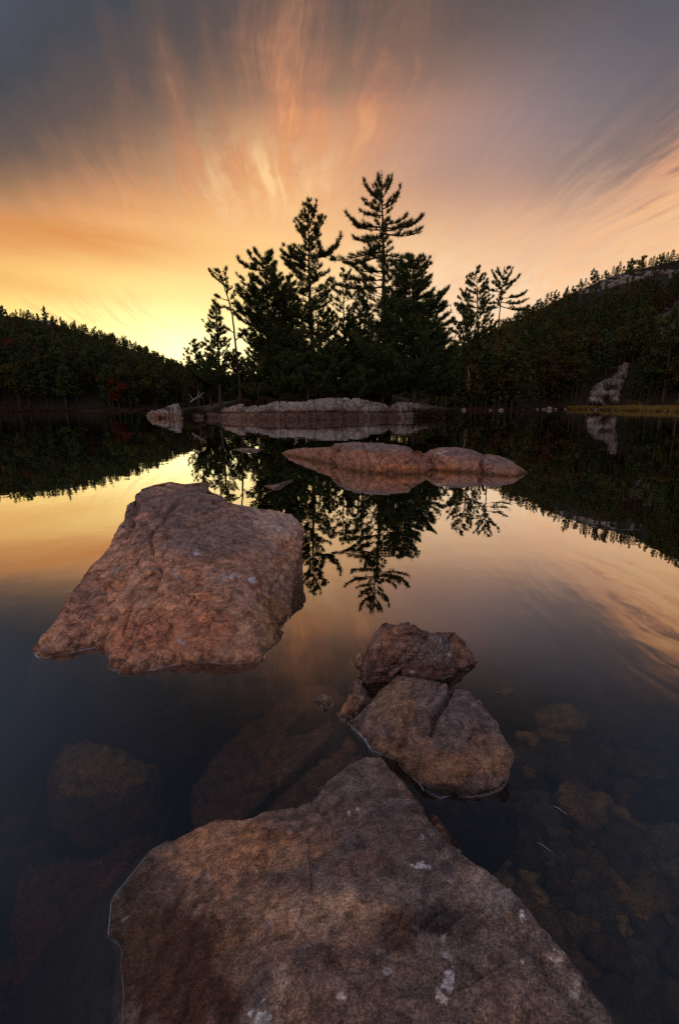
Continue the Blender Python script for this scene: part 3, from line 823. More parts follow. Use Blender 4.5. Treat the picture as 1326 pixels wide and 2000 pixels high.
big = polar_rock('boulder',
    [(74, 1270, 0.0), (84, 1240, 0.05), (108, 1204, 0.10), (133, 1160, 0.17), (159, 1112, 0.23), (191, 1082, 0.29), (217, 1053, 0.35), (228, 1027, 0.41), (239, 996, 0.48),
     (250, 966, 0.545), (266, 948, 0.58), (296, 939, 0.60), (331, 932, 0.62), (357, 937, 0.59), (384, 934, 0.59), (408, 933, 0.585), (419, 948, 0.55), (436, 957, 0.525), (440, 972, 0.50),
     (454, 979, 0.48), (497, 985, 0.44), (541, 991, 0.40), (570, 996, 0.375), (586, 1008, 0.345), (594, 1027, 0.315), (591, 1053, 0.275), (583, 1088, 0.21), (576, 1114, 0.165), (571, 1145, 0.11),
     (570, 1180, 0.04), (568, 1205, 0.0), (554, 1232, 0.0), (538, 1256, 0), (515, 1276, 0.0), (510, 1289, 0.0), (475, 1294, 0), (440, 1296, 0.0), (400, 1297, 0), (366, 1298, 0.0), (335, 1300, 0), (305, 1305, 0.0), (270, 1309, 0), (248, 1309, 0.0),
     (222, 1308, 0.0), (208, 1296, 0.0), (196, 1267, 0.0), (170, 1268, 0.0), (139, 1275, 0.0), (108, 1280, 0.0), (84, 1283, 0.0)],
    [(400, 1050, 0.385), (500, 1030, 0.365), (330, 1020, 0.46), (300, 970, .56), (380, 960, .55), (430, 1000, .47), (540, 1035, .335), (560, 1060, .27), (380, 1110, 0.305), (300, 1130, 0.275), (460, 1130, 0.27), (530, 1110, 0.22), (250, 1180, 0.18),
     (380, 1200, 0.16), (480, 1190, 0.155), (540, 1170, 0.11), (555, 1205, .03), (220, 1130, 0.235), (170, 1170, 0.13), (150, 1215, 0.08), (112, 1248, 0.055), (170, 1238, .055), (215, 1250, 0.06), (240, 1285, .025), (300, 1270, 0.055), (400, 1262, 0.065),
     (480, 1262, 0.06), (440, 1282, .025), (340, 1288, .022), (270, 1080, .34), (500, 1240, .085), (400, 1235, .105), (300, 1230, .105)],
    (350, 1150, 0.2), 1.1, 0.045, 23, M_ROCK_BIG, (0.56, 0.32, 0.225),
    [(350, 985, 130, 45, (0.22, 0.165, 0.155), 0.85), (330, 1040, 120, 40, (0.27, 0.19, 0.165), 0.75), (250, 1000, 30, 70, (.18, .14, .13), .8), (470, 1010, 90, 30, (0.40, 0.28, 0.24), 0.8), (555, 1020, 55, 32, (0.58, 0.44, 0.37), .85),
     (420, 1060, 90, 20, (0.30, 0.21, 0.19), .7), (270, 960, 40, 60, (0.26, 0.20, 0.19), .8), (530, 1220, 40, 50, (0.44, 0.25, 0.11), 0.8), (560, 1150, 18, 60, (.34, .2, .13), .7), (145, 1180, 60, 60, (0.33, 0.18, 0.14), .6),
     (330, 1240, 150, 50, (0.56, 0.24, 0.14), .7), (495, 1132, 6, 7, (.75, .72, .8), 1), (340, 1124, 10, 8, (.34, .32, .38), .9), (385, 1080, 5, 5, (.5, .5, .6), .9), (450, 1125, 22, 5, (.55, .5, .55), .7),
     (415, 1140, 14, 14, (.5, .45, .48), .6), (532, 1090, 9, 9, (.36, .33, .36), .9), (225, 1110, 8, 6, (.35, .34, .4), .8), (352, 1250, 6, 5, (.6, .55, .6), .8), (262, 1262, 6, 8, (.3, .28, .32), .8)],
    nt=800, nr=280, flare=0.3, under=0.16, nsk=50, facet=1.1, crk=1.5, lam=2e-3, edge_round=0.03,
    cracks=[([(250, 960), (265, 985), (258, 1015), (247, 1045)], 6, 0.05), ([(300, 942), (360, 955), (430, 962)], 3, 0.025), ([(205, 1300), (196, 1262), (215, 1220), (250, 1170), (300, 1120)], 5, 0.022),
            ([(410, 938), (420, 950), (440, 965)], 6, 0.03), ([(150, 1262), (175, 1225), (190, 1180), (230, 1120)], 4, .016), ([(570, 1050), (545, 1080), (552, 1120), (530, 1160)], 4, .014),
            ([(390, 1172), (402, 1160), (412, 1172)], 2.5, .014), ([(420, 1185), (445, 1210), (500, 1205)], 3, .012), ([(480, 1046), (590, 1052)], 3, .012)])
tag(big, 'biggest reddish boulder standing alone in the water, tapering to the left', 'boulder')

mid = polar_rock('rock',
    [(676, 1410, 0.012), (689, 1395, 0.012), (714, 1367, 0.015), (736, 1345, 0.03), (757, 1330, 0.07), (775, 1314, 0.11), (797, 1316, 0.13), (833, 1321, 0.16), (866, 1326, 0.17), (879, 1334, 0.165),
     (891, 1337, 0.17), (917, 1343, 0.18), (935, 1354, 0.175), (953, 1377, 0.165), (971, 1403, 0.15), (985, 1432, 0.13), (996, 1461, 0.105), (994, 1482, 0.075), (989, 1508, 0.03), (984, 1528, 0.0),
     (971, 1540, 0.0), (935, 1551, 0.0), (899, 1555, 0.0), (877, 1558, 0.0), (848, 1557, 0.0), (830, 1548, 0.0), (812, 1530, 0.0), (783, 1503, 0.0), (747, 1478, 0.0), (718, 1468, 0.0), (699, 1443, 0.0), (685, 1424, 0.0)],
    [(830, 1400, 0.15), (780, 1390, 0.12), (780, 1350, .12), (850, 1360, .165), (900, 1400, 0.165), (950, 1440, 0.125), (850, 1460, 0.10), (900, 1495, 0.062), (740, 1400, 0.075), (770, 1440, 0.075), (820, 1500, 0.05), (715, 1415, 0.035),
     (930, 1525, .025), (870, 1535, .02), (965, 1500, .04), (930, 1370, .175), (960, 1420, .14)],
    (840, 1440, 0.12), 0.55, 0.030, 37, M_ROCK_MID, (0.235, 0.175, 0.165),
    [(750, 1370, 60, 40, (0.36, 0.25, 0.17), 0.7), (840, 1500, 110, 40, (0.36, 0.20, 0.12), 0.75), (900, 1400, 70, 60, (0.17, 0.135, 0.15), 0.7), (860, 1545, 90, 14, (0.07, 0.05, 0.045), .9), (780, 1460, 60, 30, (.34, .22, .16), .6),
     (960, 1480, 40, 40, (.36, .24, .18), .6)],
    nt=620, nr=230, flare=0.3, under=0.15, facet=0.8, edge_round=0.010, strat=(1.6, -1.2, 1.0),
    cracks=[([(886, 1330), (872, 1362), (858, 1385), (845, 1410), (838, 1432)], 5, 0.04), ([(866, 1326), (850, 1350), (836, 1372)], 4, .012), ([(790, 1400), (796, 1440), (780, 1470)], 4, .008)])
tag(mid, 'rounded brown rock with a deep crack, just beyond the flat rock tip', 'rock')

back = polar_rock('rock',
    [(701, 1337, 0.0), (697, 1319, 0.01), (699, 1303, 0.025), (712, 1269, 0.05), (725, 1247, 0.085), (743, 1233, 0.13), (761, 1225, 0.16), (780, 1227, .17), (797, 1228, 0.175), (815, 1232, 0.175), (833, 1234, 0.17), (850, 1227, .175), (866, 1225, 0.175),
     (888, 1234, 0.15), (906, 1245, 0.11), (920, 1269, 0.05), (929, 1283, 0.02), (936, 1295, 0.0), (906, 1310, 0.0), (873, 1325, 0.0), (833, 1329, 0.0), (797, 1331, 0.0), (765, 1326, 0.0), (743, 1330, 0.0), (720, 1338, 0.0)],
    [(790, 1250, 0.185), (760, 1252, .155), (738, 1275, 0.12), (722, 1300, 0.095), (712, 1322, .045), (750, 1290, .115), (756, 1312, .04), (800, 1285, 0.12), (828, 1262, 0.16), (838, 1290, 0.115), (868, 1290, 0.085), (895, 1270, 0.095), (850, 1250, .17), (880, 1250, .145), (820, 1312, .06), (850, 1312, .045), (905, 1290, .05)],
    (815, 1285, 0.1), 0.45, 0.040, 41, M_ROCK_MID, (0.23, 0.145, 0.13),
    [(760, 1245, 50, 20, (0.40, 0.25, 0.19), .7), (890, 1255, 40, 30, (0.42, 0.25, 0.18), .8), (830, 1270, 55, 30, (0.24, 0.20, 0.22), .8), (722, 1310, 26, 24, (0.12, 0.085, 0.08), .9), (862, 1305, 30, 16, (.2, .13, .12), .7),
     (861, 1252, 4, 3, PAL, .9), (878, 1277, 4, 4, PAL, .9), (804, 1313, 6, 2, PAL, .8)],
    nt=560, nr=200, flare=0.35, under=0.08, facet=1.5, edge_round=0.012, strat=(1.2, -0.4, 1.4),
    cracks=[([(765, 1322), (770, 1290), (790, 1275)], 4, .02), ([(790, 1240), (830, 1245), (870, 1290)], 4, .018), ([(870, 1232), (880, 1260), (900, 1290)], 3, .012)])
tag(back, 'jagged rusty rock partly hidden behind the rounded cracked rock', 'rock')

slab = polar_rock('rock', [(654, 1395, 0), (661, 1385, .01), (676, 1365, .02), (686, 1343, .03), (692, 1325, .03), (700, 1322, .03), (707, 1345, .035), (712, 1366, .03), (700, 1382, .02), (690, 1395, .012), (676, 1407, 0), (662, 1403, 0)],
    [(690, 1360, .04), (680, 1385, .025)], (686, 1370, 0.01), 0.18, 0.018, 51, M_ROCK_MID, (0.33, 0.21, 0.16), [(664, 1375, 20, 20, (.36, .19, .08), .8)], nt=220, nr=70, facet=1.0, flare=1.2)
tag(slab, 'narrow slab just above water, left of the rounded cracked rock', 'rock')
peb = polar_rock('rock', [(614, 1372, 0), (620, 1360, .008), (634, 1356, .02), (646, 1362, .018), (649, 1374, .008), (642, 1383, 0), (628, 1382, 0)], [(634, 1369, .032)], (632, 1370, 0.0), 0.1, 0.012, 52, M_ROCK_MID, (0.30, 0.22, 0.18), nt=120, nr=40, flare=.8)
tag(peb, 'smallest stone poking out of the water, left of the narrow slab', 'stone')
nub = polar_rock('rock', [(685, 1292, 0), (690, 1283, .01), (702, 1275, .03), (714, 1276, .04), (712, 1290, .03), (704, 1300, .01), (694, 1300, 0)], [(702, 1287, .03)], (700, 1289, 0.0), 0.12, 0.014, 53, M_ROCK_MID, (0.42, 0.27, 0.18), nt=120, nr=40, flare=.8)
tag(nub, 'small tan stone touching the left end of the jagged rusty rock', 'stone')
sliver = polar_rock('rock', [(838, 1590, .0), (850, 1594, .02), (870, 1616, .02), (890, 1640, .01), (902, 1665, 0), (880, 1668, 0), (850, 1640, 0)], [(868, 1632, .015)], (868, 1630, 0), 0.15, 0.014, 54, M_ROCK_MID, (0.30, 0.16, 0.11), nt=140, nr=50, flare=.5)
tag(sliver, 'low rusty sliver of rock under the right edge of the flat rock', 'stone')

# the thin curved film of water that climbs each rock at the waterline
def film_mat():
    m, out = new_mat('water_film')
    g = E.nt.nodes.new('ShaderNodeBsdfGlossy'); g.inputs['Roughness'].default_value = 0.12; g.inputs['Color'].default_value = (.9, .9, .9, 1)
    t = E.nt.nodes.new('ShaderNodeBsdfTransparent'); mx = E.nt.nodes.new('ShaderNodeMixShader')
    lw = E.nt.nodes.new('ShaderNodeLayerWeight'); lw.inputs[0].default_value = 0.35
    f = (E(lw.outputs['Fresnel']) * 0.42 + 0.02).clamp(); E.nt.links.new(f.v, mx.inputs[0])
    E.nt.links.new(t.outputs[0], mx.inputs[1]); E.nt.links.new(g.outputs[0], mx.inputs[2]); E.nt.links.new(mx.outputs[0], out.inputs[0])
    return m
M_FILM = film_mat()
WATER = bpy.data.objects['lake_water']
def film(o, nt, width, height):
    n = len(o.data.vertices); co = np.zeros(n * 3); o.data.vertices.foreach_get('co', co); V = co.reshape(nt, -1, 3)
    ring = []
    for k in range(nt):
        z = V[k, :, 2]; up = np.where(z > 0)[0]
        if len(up) == 0: ring.append(V[k, 0].copy()); continue
        i = min(up[-1], len(z) - 2); t = z[i] / max(z[i] - z[i + 1], 1e-6); ring.append(V[k, i] + (V[k, i + 1] - V[k, i]) * min(max(t, 0), 1))
    ring = np.array(ring); c = ring.mean(0)
    for _ in range(2): ring = (ring * 2 + np.roll(ring, 1, 0) + np.roll(ring, -1, 0)) / 4
    tan = norm(np.roll(ring, -1, 0) - np.roll(ring, 1, 0)); out_ = np.stack([tan[:, 1], -tan[:, 0], 0 * tan[:, 0]], 1)
    out_ *= np.sign((out_ * (ring - c)).sum(1))[:, None]
    wv = width * (0.7 + .5 * fbm(ring * 9, 3, 5))[:, None]
    gap = np.clip(.45 + 1.1 * fbm(ring * 14 + 3, 3, 8), .02, 1.2)
    rows = []
    for q in np.linspace(-.6, 1, 9):
        h = height * ((1 - max(q, -.2)) / 1.2) ** 2.2
        p = ring + out_ * wv * q; p[:, 2] = h * gap + .0006; rows.append(p)
    A = np.stack(rows, 1); m = A.shape[1]; idx = np.arange(nt * m).reshape(nt, m); J = np.roll(idx, -1, 0)
    f = np.stack([idx[:, :-1], J[:, :-1], J[:, 1:], idx[:, 1:]], -1).reshape(-1, 4)
    link('water_film', mesh_np('water_film', A.reshape(-1, 3), f, [M_FILM]), WATER)
film(fg, 900, .0014, .0007); film(mid, 620, .0040, .0022); film(back, 560, .0050, .0026); film(big, 800, .0045, .002); film(slab, 220, .004, .002); film(peb, 120, .004, .002); film(nub, 120, .004, .002)

# slabs lying under the water surface
def sunk(name, outl, cen, size, seed, base, label, amp=0.02, inner=()):
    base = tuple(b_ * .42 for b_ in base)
    o = polar_rock(name, outl, list(inner), cen, size, amp, seed, M_SUNK, base, nt=300, nr=100, flare=0.1, zb=-1.1)
    tag(o, label, 'rock'); return o
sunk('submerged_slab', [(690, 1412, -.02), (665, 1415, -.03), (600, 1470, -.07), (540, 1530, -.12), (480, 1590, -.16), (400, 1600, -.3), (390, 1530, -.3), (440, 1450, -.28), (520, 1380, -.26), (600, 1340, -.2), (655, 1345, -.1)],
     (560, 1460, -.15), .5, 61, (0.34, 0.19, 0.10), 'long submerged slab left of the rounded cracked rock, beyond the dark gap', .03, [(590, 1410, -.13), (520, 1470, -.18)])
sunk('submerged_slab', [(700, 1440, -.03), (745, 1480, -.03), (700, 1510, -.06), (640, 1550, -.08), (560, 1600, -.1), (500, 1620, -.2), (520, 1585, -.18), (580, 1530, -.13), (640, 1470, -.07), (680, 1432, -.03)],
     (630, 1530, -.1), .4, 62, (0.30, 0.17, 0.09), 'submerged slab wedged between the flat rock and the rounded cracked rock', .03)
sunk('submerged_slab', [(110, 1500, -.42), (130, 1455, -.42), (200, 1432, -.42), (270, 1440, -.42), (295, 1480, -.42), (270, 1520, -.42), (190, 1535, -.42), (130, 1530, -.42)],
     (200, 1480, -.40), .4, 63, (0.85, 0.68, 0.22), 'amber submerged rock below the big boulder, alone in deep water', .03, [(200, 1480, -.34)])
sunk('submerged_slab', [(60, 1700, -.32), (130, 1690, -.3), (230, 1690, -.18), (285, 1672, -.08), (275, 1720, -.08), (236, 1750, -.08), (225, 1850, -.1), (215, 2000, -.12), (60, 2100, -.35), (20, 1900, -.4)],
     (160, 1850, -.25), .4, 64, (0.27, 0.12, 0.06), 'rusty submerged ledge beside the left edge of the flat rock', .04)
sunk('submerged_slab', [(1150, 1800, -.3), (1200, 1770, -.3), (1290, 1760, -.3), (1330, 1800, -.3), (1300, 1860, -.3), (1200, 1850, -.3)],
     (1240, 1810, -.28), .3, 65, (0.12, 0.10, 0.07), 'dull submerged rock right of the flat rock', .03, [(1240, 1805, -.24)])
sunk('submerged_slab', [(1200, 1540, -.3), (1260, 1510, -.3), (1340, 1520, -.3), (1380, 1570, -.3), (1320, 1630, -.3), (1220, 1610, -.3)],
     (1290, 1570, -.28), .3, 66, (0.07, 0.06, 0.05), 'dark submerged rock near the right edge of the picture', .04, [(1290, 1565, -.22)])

# loose stones on the bed
def stone_mesh(seed):
    r = np.random.default_rng(seed)
    n, m = 22, 14; u = np.linspace(0, 2 * np.pi, n, endpoint=False); v = np.linspace(0.02, np.pi - .02, m)
    Uu, Vv = np.meshgrid(u, v, indexing='ij')
    P = np.stack([np.cos(Uu) * np.sin(Vv), np.sin(Uu) * np.sin(Vv) * r.uniform(.6, .9), np.cos(Vv) * r.uniform(.32, .5)], -1)
    N = norm(P); P = P + N * (fbm(P.reshape(-1, 3) * 1.6 + seed * 7, 3, seed) * 0.16 + voro(P.reshape(-1, 3) * 1.5 + seed, seed)[2] * .5).reshape(n, m)[..., None]
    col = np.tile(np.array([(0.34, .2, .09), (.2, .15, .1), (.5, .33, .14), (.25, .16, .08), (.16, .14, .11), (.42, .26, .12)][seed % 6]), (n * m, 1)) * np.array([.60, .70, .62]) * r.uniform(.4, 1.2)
    idx = np.arange(n * m).reshape(n, m); J = np.roll(idx, -1, 0)
    f = np.stack([idx[:, :-1], J[:, :-1], J[:, 1:], idx[:, 1:]], -1).reshape(-1, 4)
    return mesh_np('bed_stone', P.reshape(-1, 3), f, [M_SUNK], colors=col)
stones = [stone_mesh(k) for k in range(6)]
rs = np.random.default_rng(5)
pts = []
for k in range(75): pts.append((rs.uniform(930, 1326), rs.uniform(1300, 2000), rs.uniform(.02, .075)))
for k in range(40): pts.append((rs.uniform(930, 1250), rs.uniform(1290, 1480), rs.uniform(.02, .05)))
for k in range(30): pts.append((rs.uniform(850, 1150), rs.uniform(1170, 1290), rs.uniform(.05, .12)))
for k in range(34): pts.append((rs.uniform(960, 1326), rs.uniform(1380, 2000), rs.uniform(.07, .15)))
for k in range(28): pts.append((rs.uniform(10, 620), rs.uniform(1380, 1700), rs.uniform(.04, .11)))
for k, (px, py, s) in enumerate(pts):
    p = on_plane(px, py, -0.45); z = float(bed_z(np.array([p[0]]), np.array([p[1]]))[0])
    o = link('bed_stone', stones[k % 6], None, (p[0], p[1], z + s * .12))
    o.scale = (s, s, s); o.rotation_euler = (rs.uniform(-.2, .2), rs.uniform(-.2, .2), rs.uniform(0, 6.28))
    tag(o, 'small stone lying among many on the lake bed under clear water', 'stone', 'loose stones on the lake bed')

islet = loft_rock('rock_islet',
    [(549, 886, 549, 885, .1, .3), (560, 890, 562, 880, .2, .7), (575, 893, 575, 877, .3, .9), (600, 898, 600, 876, .4, 1.1), (625, 903, 622, 874.5, .4, 1.1), (642, 906, 640, 875, .4, 1.1), (650, 908, 646, 875.5, .4, 1.2), (660, 912, 655, 868, .5, 1.6), (680, 919, 675, 865.5, .6, 1.8), (705, 922, 700, 865, .6, 1.8), (740, 925, 735, 868, .6, 1.9),
     (770, 927, 765, 868, .6, 1.9), (795, 927, 786, 870, .55, 1.8), (812, 927, 796, 876, .45, 1.6), (826, 926, 803, 886, .45, 1.5), (838, 922, 816, 889, .6, 1.4), (844, 917, 828, 887, .7, 1.4), (852, 919, 838, 878, .75, 1.6), (870, 921, 855, 874.5, .7, 1.6), (895, 922, 888, 876, .65, 1.6), (930, 924, 925, 883, .55, 1.4), (941, 924, 937, 888, .45, 1.2), (946, 926, 942, 888, .45, 1.2), (985, 930, 970, 893, .5, 1.2), (1010, 930, 1003, 904, .35, 0.9), (1030, 924, 1030, 921, .1, .3)],
    M_ROCK_ISLET, 1.2, 0.05, 71, (0.38, 0.205, 0.145),
    [(715, 870, 80, 13, (0.25, 0.20, 0.205), .85), (900, 884, 60, 11, (0.26, 0.20, 0.205), .8), (975, 897, 40, 8, (0.22, 0.17, 0.17), .8), (800, 916, 90, 9, (0.50, 0.23, 0.12), .8), (860, 884, 10, 5, (.55, .5, .52), .8), (690, 900, 60, 16, (.44, .25, .20), .6), (980, 905, 40, 14, (.28, .21, .20), .7), (590, 882, 35, 8, (.38, .22, .19), .7)],
    nu=560, nv=110, facet=1.0,
    cracks=[([(843, 922), (838, 900), (815, 886)], 2.5, .12), ([(944, 930), (938, 905), (944, 888)], 2, .09), ([(655, 914), (650, 895), (668, 870)], 2.5, .07), ([(722, 924), (718, 895), (708, 866)], 2, .045),
            ([(793, 905), (806, 895), (808, 884)], 2, .04), ([(627, 904), (618, 884)], 2, .05), ([(845, 905), (862, 885)], 2, .03), ([(680, 916), (684, 890)], 2, .025)])
tag(islet, 'long low pink granite islet in mid lake, split by cracks', 'rock')
flatk = loft_rock('rock', [(446, 877, 446, 876.5, .1, .2), (470, 880, 470, 876, .2, .5), (485, 882, 488, 876, .2, .6), (505, 881, 505, 877, .2, .4), (517, 878, 517, 877.6, .1, .2)], M_ROCK_ISLET, .5, .02, 73, (.30, .24, .22), nu=120, nv=50)
tag(flatk, 'flat low rock barely above water, left of the pink islet', 'rock')
tiny = loft_rock('rock', [(516, 950, 516, 949.5, .05, .1), (535, 955, 535, 948, .12, .3), (548, 952, 548, 944, .1, .3), (556, 946, 558, 939, .1, .2), (573, 938, 573, 937, .04, .1)], M_ROCK_ISLET, .3, .012, 74, (.34, .25, .22), nu=110, nv=50)
tag(tiny, 'little curved rock barely above water, between the boulder and islet', 'rock')

# ---------------------------------------------------------------- wooded island
isl_out = [(286, 811, 0), (300, 816, 0), (340, 817, 0), (380, 814, 0), (430, 815, 0), (500, 817, 0), (600, 818, 0), (700, 817, 0), (800, 814, 0), (868, 809, 0), (882, 805.5, 0),
           ('w', 19, 80, 0), ('w', 10, 86, 0), ('w', -8, 84, 0), ('w', -24, 76, 0), ('w', -26, 66, 0)]
isl_in = [('w', -12, 50, 1.2), ('w', -14, 56, 1.2), ('w', -8, 48, 1.6), ('w', 0, 49, 2.0), ('w', 6, 52, 2.0), ('w', -3, 60, 3.0), ('w', 6, 62, 2.6), ('w', 12, 66, 1.2), ('w', -16, 62, 1.5), ('w', 0, 74, 1.6), ('w', -5, 45.5, 1.3), ('w', 3, 46, 1.2), ('w', 9, 52, 0.5), ('w', 12, 57, 0.5)]
ISL = polar_rock('island_ground', isl_out, isl_in, ('w', -3, 60, 2), 12.0, 0.35, 81, M_FLOOR, (.1, .1, .1), nt=300, nr=90, flare=1.0, zb=-2.5, facet=.3, lam=5e-3)
tag(ISL, 'low wooded island ground', kind='structure')
_iv = np.zeros(len(ISL.data.vertices) * 3); ISL.data.vertices.foreach_get('co', _iv); _iv = _iv.reshape(-1, 3)
def isl_z(x, y):
    d = (_iv[:, 0] - x) ** 2 + (_iv[:, 1] - y) ** 2; d[_iv[:, 2] < -0.1] = 1e9
    return float(_iv[np.argmin(d), 2])

shelf = loft_rock('rock_shelf',
    [(428, 818, 432, 812, .5, 2), (436, 819, 440, 797, .8, 4), (470, 820, 474, 788, 1.2, 5), (476, 820, 484, 793, 1.3, 5), (515, 821, 518, 790, 1.3, 5), (530, 821, 540, 784, 1.5, 5), (575, 821, 575, 785, 1.5, 5.5), (600, 821, 604, 780, 1.6, 6), (650, 820, 650, 777.5, 1.6, 6), (700, 819, 700, 780, 1.6, 6),
     (745, 818, 748, 787, 1.4, 5), (757, 817.5, 762, 796, 1.2, 4), (768, 818, 772, 787, 1.2, 4.5), (800, 817, 804, 788, 1.3, 5), (830, 815, 838, 793, 1.3, 5), (862, 812.5, 866, 795.5, 1.3, 5), (882, 809, 884, 801, 1., 3)],
    M_ROCK_SHORE, 3.5, 0.19, 91, (0.33, 0.315, 0.315),
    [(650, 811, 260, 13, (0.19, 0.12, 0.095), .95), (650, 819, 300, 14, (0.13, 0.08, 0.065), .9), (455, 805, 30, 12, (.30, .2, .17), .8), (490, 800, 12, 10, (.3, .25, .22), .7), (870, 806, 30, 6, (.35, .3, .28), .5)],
    nu=600, nv=110, facet=1.5, crk=1.6, p=0.52, qz=0.95,
    cracks=[([(x, 775), (x + d_, 822)], w_, .16) for x, d_, w_ in ((508, -9, 1.6), (545, 6, 1), (562, -4, 2), (612, 12, 1.3), (668, 5, 1), (686, -12, 2), (722, 5, 1.2), (797, 8, 1.5), (838, 5, 1))] + [([(430, 806), (600, 804), (760, 805), (880, 802)], 1.5, .25)])
tag(shelf, 'long pale cracked granite shelf along the island waterline', 'rock')
lrock = loft_rock('rock', [(284, 812, 284, 811, .3, 1), (298, 816, 300, 803, .8, 2), (318, 817, 318, 798, 1, 3), (332, 817, 336, 793, 1.2, 3), (345, 817, 350, 789, 1.2, 3), (355, 817, 355, 800, 1., 3), (358, 817, 358, 808, .6, 2)],
    M_ROCK_SHORE, 2.0, .22, 92, (.33, .31, .31), [(318, 812, 40, 7, (.24, .15, .12), .9), (300, 806, 18, 8, (.28, .2, .17), .8)], nu=150, nv=60, crk=1.4)
tag(lrock, 'small pale pointed rock at the left tip of the island', 'rock')
for (xa, xb, top, lab) in ((360, 398, 806, 'low brown shore rock next to the pale pointed rock'), (398, 432, 805, 'low brown shore rock touching the left end of the pale shelf')):
    xm = (xa + xb) / 2
    o = loft_rock('rock', [(xa, 814.5, xa, 812, .5, 2), (xa + 8, 815.5, xa + 8, top + 2, 1, 3), (xm, 816, xm, top, 1.1, 3), (xb - 6, 816.5, xb - 6, top + 3, 1, 3), (xb, 816.5, xb, 812, .5, 2)], M_ROCK_SHORE, 1.6, .22, int(xa), (.13, .09, .075), nu=110, nv=50)
    tag(o, lab, 'rock')

# ---- island trees
T = make_tree
T('tall_pine', 'tallest pine on the island with long upswept bare-spaced limbs', 'tree', 49,
  [(752, 776), (750, 700), (749, 600), (749, 500), (747, 420), (745, 337)], 0.27,
  [(352, 4, 4), (372, 14, 18), (395, 24, 24), (425, 14, 14), (470, 10, 10), (500, 38, 22), (530, 40, 32), (560, 62, 34), (600, 62, 45), (640, 48, 40), (690, 42, 36)],
  [((748, 395), (712, 356), .05, .28), ((747, 385), (722, 372), .05, .2), ((746, 372), (738, 342), .05, .2), ((746, 372), (758, 350), .05, .2), ((748, 385), (765, 347), .05, .22), ((748, 402), (781, 368), .08, .25),
   ((748, 408), (776, 384), .08, .2), ((748, 415), (711, 392), .08, .15), ((748, 420), (706, 414), .06, .1),
   ((749, 445), (678, 418), .10, .22), ((749, 448), (693, 440), .06, .05), ((749, 437), (792, 424), .08, .1), ((749, 446), (822, 426), .09, .14), ((749, 452), (800, 436), .06, .08), ((749, 457), (820, 450), .06, .14),
   ((749, 460), (692, 467), .0, .1), ((749, 463), (712, 472), -.02, .06), ((749, 478), (720, 500), -.1, .0), ((749, 480), (712, 515), -.14, 0), ((749, 492), (652, 508), -.03, .14), ((749, 500), (675, 516), 0, .1),
   ((749, 497), (800, 505), .02, .05), ((749, 506), (792, 520), .02, .02), ((749, 530), (688, 520), .05, .1), ((749, 545), (692, 545), .05, .05), ((749, 560), (668, 560), .05, .05)],
  n_rand=64, seed=3, dens=1.05, nb=6, bl=.36, bw=.055, group=None)
T('pine', 'second tallest pine on the island with narrow upswept feathery top', 'tree', 50,
  [(616, 775), (612, 690), (606, 600), (604, 500), (602, 388)], 0.24,
  [(394, 3, 3), (415, 12, 8), (440, 16, 20), (465, 12, 18), (485, 28, 22), (500, 40, 32), (525, 42, 36), (560, 52, 42), (600, 60, 46), (640, 58, 52), (690, 52, 48), (730, 40, 40)],
  [((604, 455), (628, 425), .08, .2), ((604, 462), (634, 428), .08, .2), ((604, 445), (618, 398), .05, .15), ((604, 450), (580, 430), .05, .12), ((604, 430), (592, 402), .05, .12), ((604, 470), (576, 436), .1, .1),
   ((605, 500), (664, 464), .12, .28), ((606, 505), (658, 482), .1, .2), ((604, 498), (556, 480), .1, .1), ((604, 508), (552, 494), .08, .1), ((605, 520), (562, 512), .05, .05), ((605, 505), (640, 496), .05, .05)],
  n_rand=105, seed=5, dens=1.1, nb=7, bl=.34, bw=.055)
T('pine', 'dark pine with a bare side limb near its lopsided top', 'tree', 48,
  [(528, 775), (526, 700), (524, 620), (521, 560), (518, 496)], 0.22,
  [(494, 6, 8), (515, 20, 16), (540, 24, 24), (560, 30, 40), (585, 48, 40), (610, 52, 38), (640, 58, 36), (680, 50, 40), (720, 40, 40)],
  [((520, 528), (468, 510), .08, .2), ((520, 524), (486, 495), .06, .15), ((519, 515), (498, 490), .05, .15), ((519, 512), (530, 492), .05, .1), ((523, 600), (466, 572), .1, .15), ((524, 645), (458, 612), .1, .12), ((524, 560), (552, 545), .05, .1)],
  n_rand=110, seed=8, dens=1.15, nb=8, bl=.33, bw=.065)
T('leaning_pine', 'thin leaning pine with bare curved trunk and sparse bent top', 'tree', 47,
  [(470, 775), (466, 720), (460, 670), (455, 620), (447, 585), (437, 555), (425, 535), (410, 527)], 0.13,
  [(526, 6, 6), (545, 10, 10), (560, 14, 16), (590, 12, 12), (610, 4, 6)],
  [((440, 560), (408, 527), .0, .2), ((444, 575), (441, 527), .0, .05), ((440, 560), (428, 530), .0, .1), ((449, 588), (422, 578), .0, .1), ((452, 600), (424, 600), .0, .1), ((450, 585), (458, 570), 0, .05), ((456, 615), (478, 590), .1, .1), ((457, 650), (438, 640), 0, 0), ((460, 665), (490, 640), 0, 0), ((464, 715), (486, 700), 0, 0)],
  n_rand=7, seed=9, dens=1.0, nb=5, bl=.3, bw=.05)
T('spruce', 'narrow spruce left of the leaning thin pine', 'tree', 47.5,
  [(430, 775), (428, 700), (424, 640), (422, 586)], 0.15,
  [(588, 3, 3), (600, 8, 8), (620, 16, 13), (650, 22, 18), (680, 30, 26), (720, 38, 34), (755, 42, 44)],
  n_rand=95, seed=12, dens=1.05, nb=6, bl=.26, bw=.05, style='pine', mat=M_NEEDLE_DK, rise=.05)
